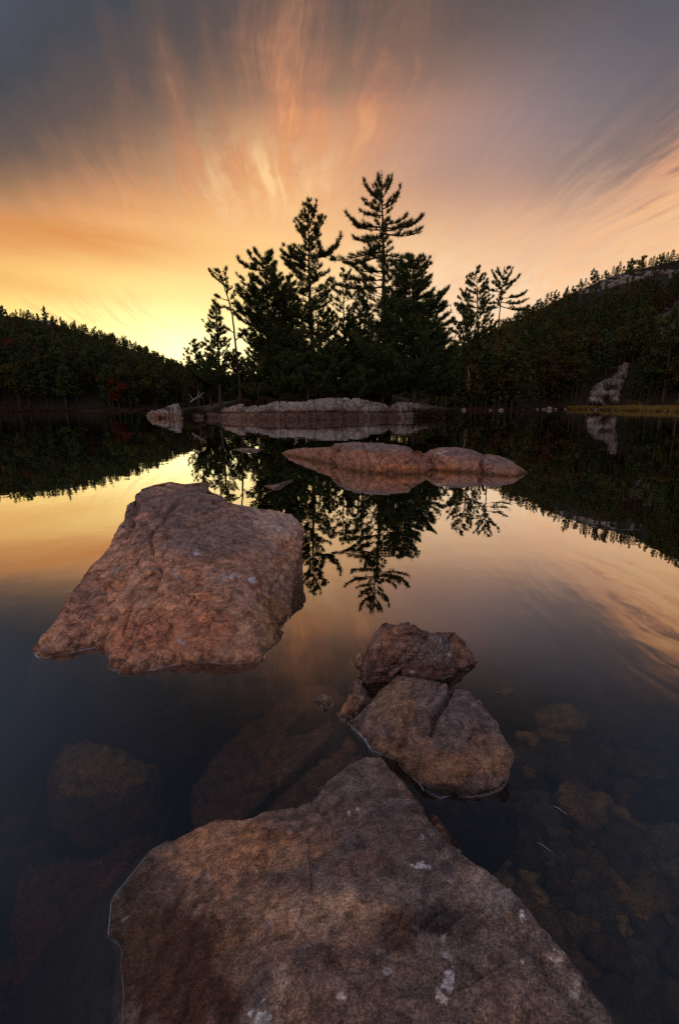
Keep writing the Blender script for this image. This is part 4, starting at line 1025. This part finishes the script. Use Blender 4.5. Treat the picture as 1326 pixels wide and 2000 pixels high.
T('spruce', 'shortest small conifer at the far left end of the island', 'tree', 49,
  [(388, 778), (384, 720), (381, 664)], 0.10,
  [(666, 2, 3), (680, 14, 12), (700, 20, 18), (720, 22, 24), (750, 28, 24)], n_rand=50, seed=13, dens=1.0, nb=5, bl=.26, bw=.05, rise=.12)
T('pine', 'broad dense dark conifer standing right of the tallest pine', 'tree', 46.5,
  [(806, 782), (806, 700), (806, 600), (807, 504)], 0.30,
  [(505, 6, 6), (522, 22, 30), (545, 38, 26), (570, 46, 34), (600, 52, 52), (640, 66, 62), (680, 84, 70), (720, 98, 78), (765, 100, 88)],
  [((807, 530), (838, 508), .08, .2), ((807, 555), (838, 545), .06, .1), ((807, 580), (873, 566), .08, .12), ((807, 605), (864, 595), .08, .1), ((807, 632), (880, 630), .08, .08), ((807, 522), (795, 502), .05, .1), ((807, 545), (772, 520), .05, .1), ((806, 650), (872, 655), .08, .08)],
  n_rand=190, seed=17, dens=1.2, nb=8, bl=.34, bw=.065, mat=M_NEEDLE_DK, rise=.08)
T('pine', 'slim spindly pine between the two tallest pines', 'tree', 53,
  [(672, 776), (672, 650), (670, 530)], 0.15,
  [(530, 4, 8), (545, 16, 14), (570, 22, 20), (600, 26, 26), (640, 26, 26), (690, 36, 32), (740, 36, 36)], [((671, 560), (645, 548), .05, .1), ((671, 552), (684, 530), .05, .1)],
  n_rand=62, seed=19, dens=.9, nb=6, bl=.32, bw=.055)
fill = [(682, 620, 36, 51, 'dense dark pine left of the tallest trunk, low down'), (600, 690, 42, 45.5, 'squat dark conifer at the foot of the second tallest pine'), (745, 690, 40, 45.8, 'squat dark conifer at the foot of the tallest pine'), (868, 690, 26, 50, 'small dark conifer at the right end of the island'), (538, 640, 34, 47, 'bushy conifer in front of the lopsided pine trunk'),
    # top x, top y, half width, Y, label
    (566, 535, 30, 54, 'dark bushy conifer filling the gap left of the second tallest pine'),
    (545, 560, 32, 52, 'rounded dark pine leaning on the lopsided one'),
    (640, 600, 34, 54, 'dark pine low behind the second tallest pine'),
    (702, 560, 30, 56, 'dark pine behind the trunk of the tallest pine on its left'),
    (590, 640, 44, 47, 'short dark pine in front of the second tallest trunk'),
    (650, 668, 40, 46, 'short wide dark conifer left of the lit gap'),
    (505, 690, 32, 46.5, 'short dark conifer beneath the lopsided pine'),
    (722, 650, 34, 50, 'dense young conifer hugging the tallest trunk'),
    (462, 690, 26, 48, 'short conifer at the foot of the leaning pine'),
    (760, 600, 34, 48, 'dark conifer squeezed between the tallest pine and the broad one'),
    (856, 640, 26, 52, 'dark conifer at the right shoulder of the broad one'),
    (560, 690, 40, 46, 'low dark conifer in the middle of the island front'),
    (700, 715, 34, 45.5, 'lowest conifer below the lit gap near the shore'),
    (410, 700, 30, 50, 'short conifer between the two small left spruces')]
for i, (x, y, w, Y, lab) in enumerate(fill):
    h = 778 - y
    T('conifer', lab, 'tree', Y, [(x + 2, 778), (x + 1, (y + 778) / 2), (x, y)], 0.09 + h * .0005,
      [(y + 2, 3, 3), (y + h * .12, w * .35, w * .35), (y + h * .35, w * .8, w * .8), (y + h * .7, w, w), (y + h * .95, w * .9, w * .9)],
      n_rand=int(30 + h * .30 * (w / 30)), seed=100 + i, dens=1.15, nb=8, bl=.30, bw=.07, mat=M_NEEDLE_DK if i % 2 else M_NEEDLE, rise=.08)
# trees on the right-hand shore behind the island
T('pine', 'narrow full-crowned pine, left of the twin pines on the right shore', 'tree', 118,
  [(934, 800), (934, 700), (932, 600), (930, 523)], 0.34,
  [(524, 4, 5), (540, 12, 13), (560, 18, 17), (575, 22, 16), (585, 32, 20), (600, 26, 24), (620, 30, 28), (650, 32, 30), (690, 20, 20)],
  [((931, 590), (900, 568), .08, .1), ((931, 560), (912, 544), .08, .1), ((932, 600), (890, 596), .05, .05)],
  n_rand=95, seed=31, dens=.55, nb=7, bl=.62, bw=.13)
T('pine', 'open-limbed pine with flat side branches, right of the twin pines', 'tree', 118,
  [(962, 800), (966, 700), (972, 640), (978, 590), (984, 524)], 0.30,
  [(524, 5, 8), (540, 14, 18), (560, 14, 14), (575, 10, 10), (600, 8, 8)],
  [((982, 560), (961, 532), .06, .1), ((983, 550), (972, 526), .06, .1), ((983, 552), (1000, 527), .06, .1), ((982, 560), (1013, 540), .06, .1), ((981, 572), (1004, 548), .06, .1), ((980, 570), (949, 562), .05, .1), ((979, 582), (1024, 574), .06, .1), ((978, 590), (1026, 588), .06, .12),
   ((977, 592), (944, 592), .03, .05), ((976, 598), (1028, 602), .05, .12), ((975, 600), (946, 604), .02, .05), ((980, 565), (962, 552), .02, .05)],
  n_rand=18, seed=33, dens=.65, nb=7, bl=.62, bw=.12)
T('pine', 'lower shaggy pine beside the twin pines on its island side', 'tree', 117,
  [(906, 800), (905, 700), (903, 596)], 0.26, [(597, 5, 5), (615, 16, 14), (640, 24, 20), (670, 28, 28), (710, 26, 24)], n_rand=60, seed=35, dens=.6, nb=7, bl=.62, bw=.13)

# ---- undergrowth on the island
def shrub_mesh(seed, n=170, mat=M_SHRUB):
    r = np.random.default_rng(seed)
    th = r.uniform(0, 2 * np.pi, n); q = r.uniform(0, 1, n) ** .5; z = r.uniform(0.1, 1, n)
    P = np.stack([np.cos(th) * q * .9 * (1.1 - z * .5), np.sin(th) * q * .9 * (1.1 - z * .5), z * (0.75 + .25 * r.uniform(0, 1, n))], 1)
    D = norm(P * [1, 1, .6] + [0, 0, .5])
    v1, f1 = blades(P, D, 3, .20, .10, .7, r)
    b = np.zeros((26, 3)); b[:, :2] = r.normal(0, .12, (26, 2)); t = P[r.integers(0, n, 26)]
    v2, f2 = twig_mesh(b, t, .012)
    v, f = join([(v1, f1), (v2, f2)])
    return mesh_np('shrub', v, f, [mat], smooth=False)
M_SHRUBG = leaf_mat('shrub_green', [(0.030, 0.040, 0.018), (0.055, 0.065, 0.026), (0.085, 0.085, 0.032)])
sm = [shrub_mesh(k) for k in range(3)] + [shrub_mesh(9, mat=M_SHRUBG)]
rr = np.random.default_rng(21)
for k in range(120):
    px = rr.uniform(345, 876); Y = rr.uniform(44, 49)
    x = (px - CX) / F * Y * 1.02; s = rr.uniform(.45, 1.25)
    o = link('shrub', sm[k % 4], None, (x, Y, isl_z(x, Y) - .1)); o.scale = (s * 1.2, s * 1.2, s); o.rotation_euler = (0, 0, rr.uniform(0, 6.28))
    tag(o, ['leafless reddish-brown shrub', 'brown autumn shrub', 'rusty low shrub', 'dull green low shrub'][k % 4] + ' above the island shelf, ' + ('near the leaning thin pine' if px < 480 else 'below the lopsided pine' if px < 560 else 'below the second tallest pine' if px < 660 else 'below the tallest pine' if px < 780 else 'below the broad dense conifer'), 'shrub', 'shrubs along the island shore')
# dead pale snag
sn = empty('dead_branch', at_depth(383, 790, 44)); tag(sn, 'bleached dead branch lying above the shore beside the pale pointed rock', 'branch')
base = np.array(sn.location)
for (a, b, w) in (((372, 786), (396, 770), .07), ((384, 779), (391, 764), .04), ((388, 775), (399, 779), .035), ((378, 782), (371, 772), .035), ((392, 772), (400, 766), .03)):
    A_, B_ = at_depth(*a, 44), at_depth(*b, 44.2)
    v, f = tube(bez(A_, A_ + (B_ - A_) * .3 + [0, 0, .1], A_ + (B_ - A_) * .7, B_, 7) - base, np.linspace(w, w * .4, 7), 5)
    link('stem', mesh_np('stem', v, f, [M_PALEBARK]), sn)

# ---------------------------------------------------------------- trees on the hills
def hill_tree(kind, seed, mat):
    r = np.random.default_rng(seed)
    if kind == 'spruce':
        n = 230; z = r.uniform(0.10, 0.97, n) ** 0.9; lay = np.round(z * 13) / 13
        z = 0.6 * lay + .4 * z; rad = (1.0 - z) * 0.24 + 0.015; q = r.uniform(.25, 1, n); th = r.uniform(0, 2 * np.pi, n)
        P = np.stack([np.cos(th) * rad * q, np.sin(th) * rad * q, z - rad * q * .25], 1); D = norm(np.stack([np.cos(th), np.sin(th), np.full(n, .1)], 1))
        v, f = blades(P, D, 2, .075, .035, .5, r)
    elif kind == 'pine':
        nl = 17; P = []; D = []
        for k in range(nl):
            z0 = 0.32 + 0.62 * k / nl + r.uniform(-.02, .02); th = r.uniform(0, 6.28); L = (0.25 * (1 - abs(z0 - .5) * .9)) * r.uniform(.5, 1.1) * (1.15 - z0 * .5)
            t = r.uniform(.2, 1, 16)[:, None]; d = np.array([math.cos(th), math.sin(th), .25])
            P.append(np.array([0, 0, z0]) + d * L * t + r.normal(0, .018, (16, 3))); D.append(np.tile(d + [0, 0, .5], (16, 1)))
        P.append(np.stack([r.normal(0, .012, 14), r.normal(0, .012, 14), r.uniform(.9, 1, 14)], 1)); D.append(np.tile([0, 0, 1.], (14, 1)))
        v, f = blades(np.concatenate(P), norm(np.concatenate(D)), 2, .065, .035, .6, r)
    else:
        n = 250; nc = 11; cs = np.stack([r.normal(0, .13, nc), r.normal(0, .13, nc), r.uniform(.38, .86, nc)], 1)
        w = cs[r.integers(0, nc, n)] + norm(r.normal(0, 1, (n, 3))) * r.uniform(.05, .13, (n, 1))
        v, f = blades(w, norm(r.normal(0, 1, (n, 3)) + [0, 0, .4]), 2, .06, .05, .8, r)
    tv, tf = tube(np.array([[0, 0, -.12], [0.004, 0, .3], [0, .005, .6], [0, 0, .93]]), [.018, .013, .009, .003], 5)
    V, Fs = join([(v, f), (tv, tf)])
    nt3 = len(f); fm = np.concatenate([np.zeros(nt3, int), np.ones(len(tf), int)]) if Fs[0].shape[1] == 3 else None
    return V, Fs, fm
kinds = [('spruce', M_HILLGREEN, 'hill_spruce'), ('spruce', M_NEEDLE_DK, 'hill_spruce'), ('pine', M_HILLGREEN, 'hill_pine'), ('pine', M_NEEDLE, 'hill_pine'), ('round', M_HILLOLIVE, 'hill_birch'), ('round', M_HILLRUST, 'hill_maple'),
         ('round', M_HILLRED, 'hill_maple'), ('pine', M_HILLOLIVE, 'hill_pine')]
variants = []
for ki, (k, m, nm) in enumerate(kinds):
    for q in range(2):
        V, Fs, fm = hill_tree(k, 300 + ki * 10 + q, m)
        variants.append((V, Fs, fm, mesh_np(nm, V, Fs, [m, M_BARK], smooth=False, face_mat=fm), ki))
OUTCROPS = {
    'ridge': [(1126, 572), (1150, 553), (1205, 537), (1262, 530), (1330, 526), (1332, 543), (1262, 545), (1205, 556), (1150, 576)],
    'cliff': [(1143, 795), (1158, 752), (1190, 742), (1218, 706), (1232, 716), (1214, 760), (1207, 792)],
    'mid': [(1283, 660), (1288, 615), (1312, 590), (1326, 588), (1318, 625), (1304, 658)],
    'small': [(1182, 676), (1195, 664), (1208, 668), (1202, 680)]}
def in_poly(x, y, poly):
    c = False; j = len(poly) - 1
    for i in range(len(poly)):
        xi, yi = poly[i]; xj, yj = poly[j]
        if (yi > y) != (yj > y) and x < (xj - xi) * (y - yi) / (yj - yi) + xi: c = not c
        j = i
    return c
cand = []
rh = np.random.default_rng(77)
for a in np.arange(-50, 50, 0.80):
    S, Ft, R = float(f_shore(a)), float(f_foot(a)), float(f_ridge(a))
    d = Ft + rh.uniform(0, 2)
    while d < R + 3:
        aa = a + rh.uniform(-.75, .75); dd = d
        step = rh.uniform(2.2, 3.9) * (1 + .4 * (dd - Ft) / (R - Ft)); d += step
        if rh.uniform() < .06: continue
        z = float(hill_z(np.array([aa]), np.array([min(dd, R)]))[0])
        t = (dd - Ft) / (R - Ft)
        right = aa > 9
        H = (rh.uniform(8, 13) if right else rh.uniform(6.5, 10)) * (1 - t) + t * (rh.uniform(3.0, 5.6) if right else rh.uniform(2.1, 3.9))
        if -14 < aa < 9: H = rh.uniform(4, 6)
        if rh.uniform() < .05 and t > .8: H *= 1.18
        x, y = math.sin(math.radians(aa)) * dd, math.cos(math.radians(aa)) * dd
        bad = False
        for fz in (0.2, .5, .8):
            for off in (-.10, .10):
                px, py = project(np.array([x + off * H, y, z + H * fz]))
                for pn, po in OUTCROPS.items():
                    if in_poly(px, py, po) and rh.uniform() > (.62 if pn == 'ridge' else .3): bad = True
        if bad: continue
        p = rh.uniform(); 
        if t < .12: k = rh.choice([0, 1, 2, 4, 5, 0, 7, 2, 1, 3])
        elif t > .9: k = rh.choice([0, 1, 2, 3])
        elif right: k = rh.choice([0, 1, 2, 3, 4, 5, 7, 2, 0, 1, 0, 3, 7])
        else: k = rh.choice([0, 1, 2, 3, 0, 5, 0, 1, 4, 3, 2])
        cand.append([H / dd, x, y, z - .3, H, int(k), aa, dd])
# maples that glow red on the left hillside
for (px, py, H) in ((28, 705, 5.5), (232, 778, 5), (60, 690, 4.5)):
    p = march(px, py + 10); az_, d_ = math.atan2(p[0], p[1]), math.hypot(p[0], p[1]) - 3.5
    z_ = float(hill_z(np.array([math.degrees(az_)]), np.array([d_]))[0]); cand.append([9, math.sin(az_) * d_, math.cos(az_) * d_, z_, H * 1.35, 6, -1, d_])
# big trees by the right shore
for (px, top, bot, Y, k) in ((1292, 600, 792, 118, 3), (1322, 640, 792, 112, 7), (1245, 622, 790, 138, 0), (1102, 640, 792, 142, 4), (1060, 655, 793, 140, 3), (1016, 672, 793, 138, 7), (1130, 690, 793, 140, 1), (1172, 560, 640, 190, 0),
                             (1155, 524, 556, 228, 2), (1082, 566, 596, 215, 2), (1232, 505, 530, 240, 3), (1252, 500, 520, 245, 2), (1288, 497, 515, 245, 3), (870, 690, 800, 114, 4), (888, 690, 800, 112, 1), (905, 700, 800, 111, 4), (920, 685, 800, 111, 7), (934, 668, 800, 112, 3), (948, 690, 800, 110, 0), (960, 672, 800, 112, 4), (972, 690, 800, 110, 7), (985, 676, 800, 112, 1), (998, 690, 800, 112, 4), (852, 705, 800, 114, 3), (1008, 680, 798, 116, 0), (928, 720, 801, 109.5, 4), (965, 715, 801, 109.5, 5),
                             (92, 598, 622, 195, 3), (8, 598, 615, 195, 2), (1075, 690, 793, 139, 5), (1035, 700, 793, 139, 4), (1160, 660, 740, 150, 5)):
    tp, bt = at_depth(px, top, Y), at_depth(px, bot, Y); x = bt[0]; dd = math.hypot(x, Y); aa = math.degrees(math.atan2(x, Y))
    z = float(hill_z(np.array([aa]), np.array([min(dd, float(f_ridge(aa)))]))[0]) - .3
    cand.append([8, x, Y, z, tp[2] - z, k, aa, dd])
cand.sort(key=lambda c: -c[0])
names = ['spruce', 'spruce', 'pine', 'pine', 'birch', 'maple', 'maple', 'pine']
desc = ['dark green spruce', 'blackish spruce', 'dark green pine', 'shadowy ragged pine', 'olive-leaved birch', 'rust-leaved maple', 'red-leaved maple', 'yellowish ragged pine']
nred = 0
for i, c in enumerate(cand[:300]):
    vs = [v for v in variants if v[4] == c[5]]; v = vs[i % len(vs)]
    o = link(names[c[5]], v[3], None, (c[1], c[2], c[3])); H = c[4]; wd = rh.uniform(.85, 1.25)
    if names[c[5]] == 'spruce': wd *= 1.0
    o.scale = (H * wd, H * wd, H); o.rotation_euler = (rh.uniform(-.04, .04), rh.uniform(-.04, .04), rh.uniform(0, 6.28))
    where = 'the left hillside' if c[1] < -18 else ('the right hillside' if c[1] > 20 else 'the far shore behind the island')
    t_ = (c[7] - float(f_foot(c[6] if c[6] != -1 else math.degrees(math.atan2(c[1], c[2]))))) / 90
    pxx = project(np.array([c[1], c[2], c[3]]))[0]
    side = (' near the left picture edge' if pxx < 110 else ' towards the island' if pxx > 220 else '') if c[1] < -18 else ((' near the twin shore pines' if pxx < 1040 else ' around the cliff' if 1120 < pxx < 1250 else ' near the right picture edge' if pxx >= 1250 else ' left of the cliff') if c[1] > 20 else '')
    where2 = ' by the waterline' if (c[7] - float(f_foot(math.degrees(math.atan2(c[1], c[2]))))) < 9 else (' on mid slope' if t_ < .55 else ' close to the crest')
    tag(o, desc[c[5]] + ' on ' + where + where2 + side, 'tree', names[c[5]].replace('birch', 'birche') + 's on ' + where)
def merged(rest, name, label):
    byk = {}
    Vs = []; F3 = []; F4 = []; m3 = []; m4 = []; off = 0
    mats = []; mi = {}
    for c in rest:
        vs = [v for v in variants if v[4] == c[5]]; V, Fs, fm, me, ki = vs[rh.integers(0, len(vs))]
        a = rh.uniform(0, 6.28); H = c[4]; w = rh.uniform(.85, 1.3) * H
        R_ = np.array([[math.cos(a) * w, -math.sin(a) * w, 0], [math.sin(a) * w, math.cos(a) * w, 0], [0, 0, H]])
        Vs.append(V @ R_.T + [c[1], c[2], c[3]])
        mt = kinds[ki][1]
        if mt.name not in mi: mi[mt.name] = len(mats); mats.append(mt)
        for f in Fs:
            if f.shape[1] == 3: F3.append(f + off); m3.append(np.full(len(f), mi[mt.name]))
            else: F4.append(f + off); m4.append(np.full(len(f), -1))
        off += len(V)
    mats.append(M_BARK); m4 = [np.full(len(x), len(mats) - 1) for x in m4]
    me = mesh_np(name, np.concatenate(Vs), [np.concatenate(F3), np.concatenate(F4)], mats, smooth=False, face_mat=np.concatenate(m3 + m4))
    tag(link(name, me), label, kind='stuff')
merged([c for c in cand[300:] if c[1] < 0], 'forest', 'mixed dark forest covering the left hill')
merged([c for c in cand[300:] if c[1] >= 0], 'forest', 'mixed dark forest covering the right hill')
print('hill trees', len(cand))

# pale bare trunks by the left shore
for i, (px, t, b, Y, lab) in enumerate(((75, 742, 800, 109, 'tall pale bare trunk at the foot of the left hill'), (64, 775, 803, 108, 'short pale stump-like trunk at the foot of the left hill'), (270, 770, 800, 108, 'thin grey bare trunk left of the island'),
                                     (915, 715, 760, 109, 'thin grey bare trunk in the dark trees beside the island'), (1038, 728, 785, 137, 'grey dead trunk at the foot of the right hill'))):
    A_, B_ = at_depth(px, b, Y), at_depth(px - 1, t, Y)
    v, f = tube(np.linspace(A_, B_, 6) - A_ + np.random.default_rng(i).normal(0, .05, (6, 3)), np.linspace(.17, .07, 6), 6)
    o = link('bare_trunk', mesh_np('bare_trunk', v, f, [M_PALEBARK]), None, A_); tag(o, lab, 'tree')

# pale outcrops on the right hill
def outcrop(poly, label, seed, push, rise, nx=70, ny=44):
    xs = [p[0] for p in poly]; ys = [p[1] for p in poly]
    X = np.linspace(min(xs) - 4, max(xs) + 4, nx); Yy = np.linspace(max(ys) + 4, min(ys) - 4, ny)
    V = np.zeros((nx, ny, 3)); keep = np.zeros((nx, ny))
    for i, x in enumerate(X):
        for j, y in enumerate(Yy):
            p = march(x, min(y, 796)); ins = in_poly(x + 3 * math.sin(y * .5), y, poly)
            keep[i, j] = ins and vnoise(np.array([[x * .06, y * .16, seed]]), seed)[0] > (-.02 if nx == 110 else -.6); V[i, j] = p
    k = keep.copy()
    for _ in range(3):
        k = (k + np.roll(k, 1, 0) + np.roll(k, -1, 0) + np.roll(k, 1, 1) + np.roll(k, -1, 1)) / 5
    view = norm(V - np.array([0, 0, CH]))
    P = V.reshape(-1, 3); d1, d2, tl, rid = voro(P * np.array([.9, .5, .28]) + .3 * fbm(P * .5, 2, seed)[:, None], seed)
    h = (fbm(P * .35, 5, seed) * .7 + rid * 1.2 + tl * 1.2 - 1.0 * np.exp(-((d2 - d1) / .07) ** 2)).reshape(nx, ny) * rise
    V = V - view * ((k * 2 - 0.75) * push + h * k)[..., None]; V[..., 2] += (k * 2 - .75) * .5
    col = rock_colors(V, (.25, .235, .235), [], seed, 8.0) * (1 + .35 * fbm(P * np.array([.5, .5, .12]), 4, seed + 5))[:, None].clip(.3, 1.5)
    idx = np.arange(nx * ny).reshape(nx, ny); f = np.stack([idx[:-1, :-1], idx[1:, :-1], idx[1:, 1:], idx[:-1, 1:]], -1).reshape(-1, 4)
    fk = k.ravel()[f].max(1) > .02; f = f[fk]
    o = link('rock_outcrop', mesh_np('rock_outcrop', V.reshape(-1, 3), f, [M_ROCK_SHORE], colors=col)); tag(o, label, 'rock outcrop')
outcrop(OUTCROPS['ridge'], 'long pale bare rock face below the crest of the right hill', 5, 1.6, 1.0, 110, 40)
outcrop(OUTCROPS['cliff'], 'pale steep cliff dropping to the right shore', 6, 1.5, .8)
outcrop(OUTCROPS['mid'], 'pale rock patch halfway up the right hill near the picture edge', 7, 1.5, .8, 40, 50)
outcrop(OUTCROPS['small'], 'tiny pale rock patch in the trees above the cliff', 8, 1.5, .6, 24, 20)
outcrop([(75, 632), (84, 618), (100, 622), (104, 634)], 'small dull rock patch near the top of the left hill', 9, 1.0, .5, 20, 16)

# shore stones and bank grass
def shore_stones():
    r = np.random.default_rng(15)
    spots = [(1071, 792, 1.2), (1105, 795, .5), (1118, 796, .6), (1090, 796, .4), (1140, 796, .6), (1152, 795, .7), (1128, 796, .5), (978, 797, .5), (958, 798, .4), (1048, 796, .45), (1060, 797, .4), (1165, 795, .5), (1020, 797, .4), (905, 799, .5), (1085, 793, .6)]
    for k, (px, py, s) in enumerate(spots):
        az, _ = pix_angles(px, py); a = math.degrees(az); d = float(f_shore(a)) + r.uniform(-.2, 1.2)
        o = link('shore_stone', shore_mesh[k % 3], None, (math.sin(az) * d, math.cos(az) * d, .12)); o.scale = (s * 1.1, s, s * 1.1); o.rotation_euler = (0, 0, r.uniform(0, 6))
        if k == 0: tag(o, 'largest pale stone at the water line of the right shore', 'stone')
        else: tag(o, 'pale stone lying along the water line of the right shore', 'stone', 'stones along the right shore')
def pale_stone(seed):
    me = stone_mesh(seed).copy(); me.name = 'shore_stone'; me.materials.clear(); me.materials.append(M_ROCK_SHORE)
    a = me.color_attributes['Col']; cc = np.tile(np.array([.42, .38, .36, 1], np.float32), (len(me.vertices), 1)); a.data.foreach_set('color', cc.ravel()); return me
shore_mesh = [pale_stone(k) for k in (20, 21, 22)]
shore_stones()

def bank(a0, a1, n, name, label, mat, depth=(0, 1.0), h=.5, seed=1):
    r = np.random.default_rng(seed); a = r.uniform(a0, a1, n); S = f_shore(a); Ft = f_foot(a)
    q = r.uniform(0, 1, n); d = S - .2 + q * np.maximum((Ft - S) * 1.05, 4.0) * depth[1]
    z = hill_z(a, d); P = np.stack([np.sin(np.radians(a)) * d, np.cos(np.radians(a)) * d, z - .05], 1)
    P = P[fbm(P * np.array([.22, .22, 0]), 4, 44) + r.uniform(-.35, .35, n) > -.12]; P[:, 2] += np.maximum(fbm(P * .5, 3, 45), 0) * .35 * h; n = len(P)
    v, f = blades(P, np.tile([0, 0, 1.0], (n, 1)), 1, h, .16, .32, r)
    tag(link(name, mesh_np(name, v, f, [mat], smooth=False)), label, kind='stuff')
bank(26, 48, 60000, 'grass', 'golden dry grass on the low bank at the right shore', M_BANKGRASS, (0, 1), .7, 2)
M_REED = leaf_mat('shore_reeds', [(0.055, 0.030, 0.022), (0.10, 0.055, 0.036), (0.13, 0.08, 0.05)])
bank(-50, -12, 20000, 'shore_grass', 'brown scrub along the waterline of the left shore', M_REED, (0, .8), .5, 3)
bank(9, 30, 16000, 'shore_grass', 'brown scrub along the waterline of the right shore', M_REED, (0, .8), .5, 4)

# floating twig and slivers
tw = empty('floating_twig', on_plane(578, 861, .0)); tag(tw, 'forked twig poking up from the water behind the pink islet', 'twig'); b0 = np.array(tw.location)
for (a, b) in (((577, 862), (582, 856)), ((578, 858), (574, 853))):
    A_, B_ = at_depth(*a, b0[1]), at_depth(*b, b0[1] + .1)
    v, f = tube(np.linspace(A_, B_, 4) - b0, [.022, .018, .015, .01], 5); link('stem', mesh_np('stem', v, f, [M_PALEBARK]), tw)
for (px, py, a, L, lab) in ((1093, 1582, -.8, .02, 'pale sliver floating right of the cracked rock'), (1063, 1655, -.75, .022, 'pale sliver floating between the flat rock and the right edge'), (972, 1352, .2, .006, 'tiny white speck floating beside the cracked rock')):
    p = on_plane(px, py, .002)
    v, f = tube(np.array([[-L, 0, 0], [-.3 * L, .1 * L, .001], [.4 * L, -.05 * L, .001], [L, 0, 0]]), [.0006, .0015, .0013, .0005], 6)
    o = link('floating_sliver', mesh_np('floating_sliver', v, f, [M_PALEBARK]), None, p); o.rotation_euler = (0, 0, a); tag(o, lab, 'twig')
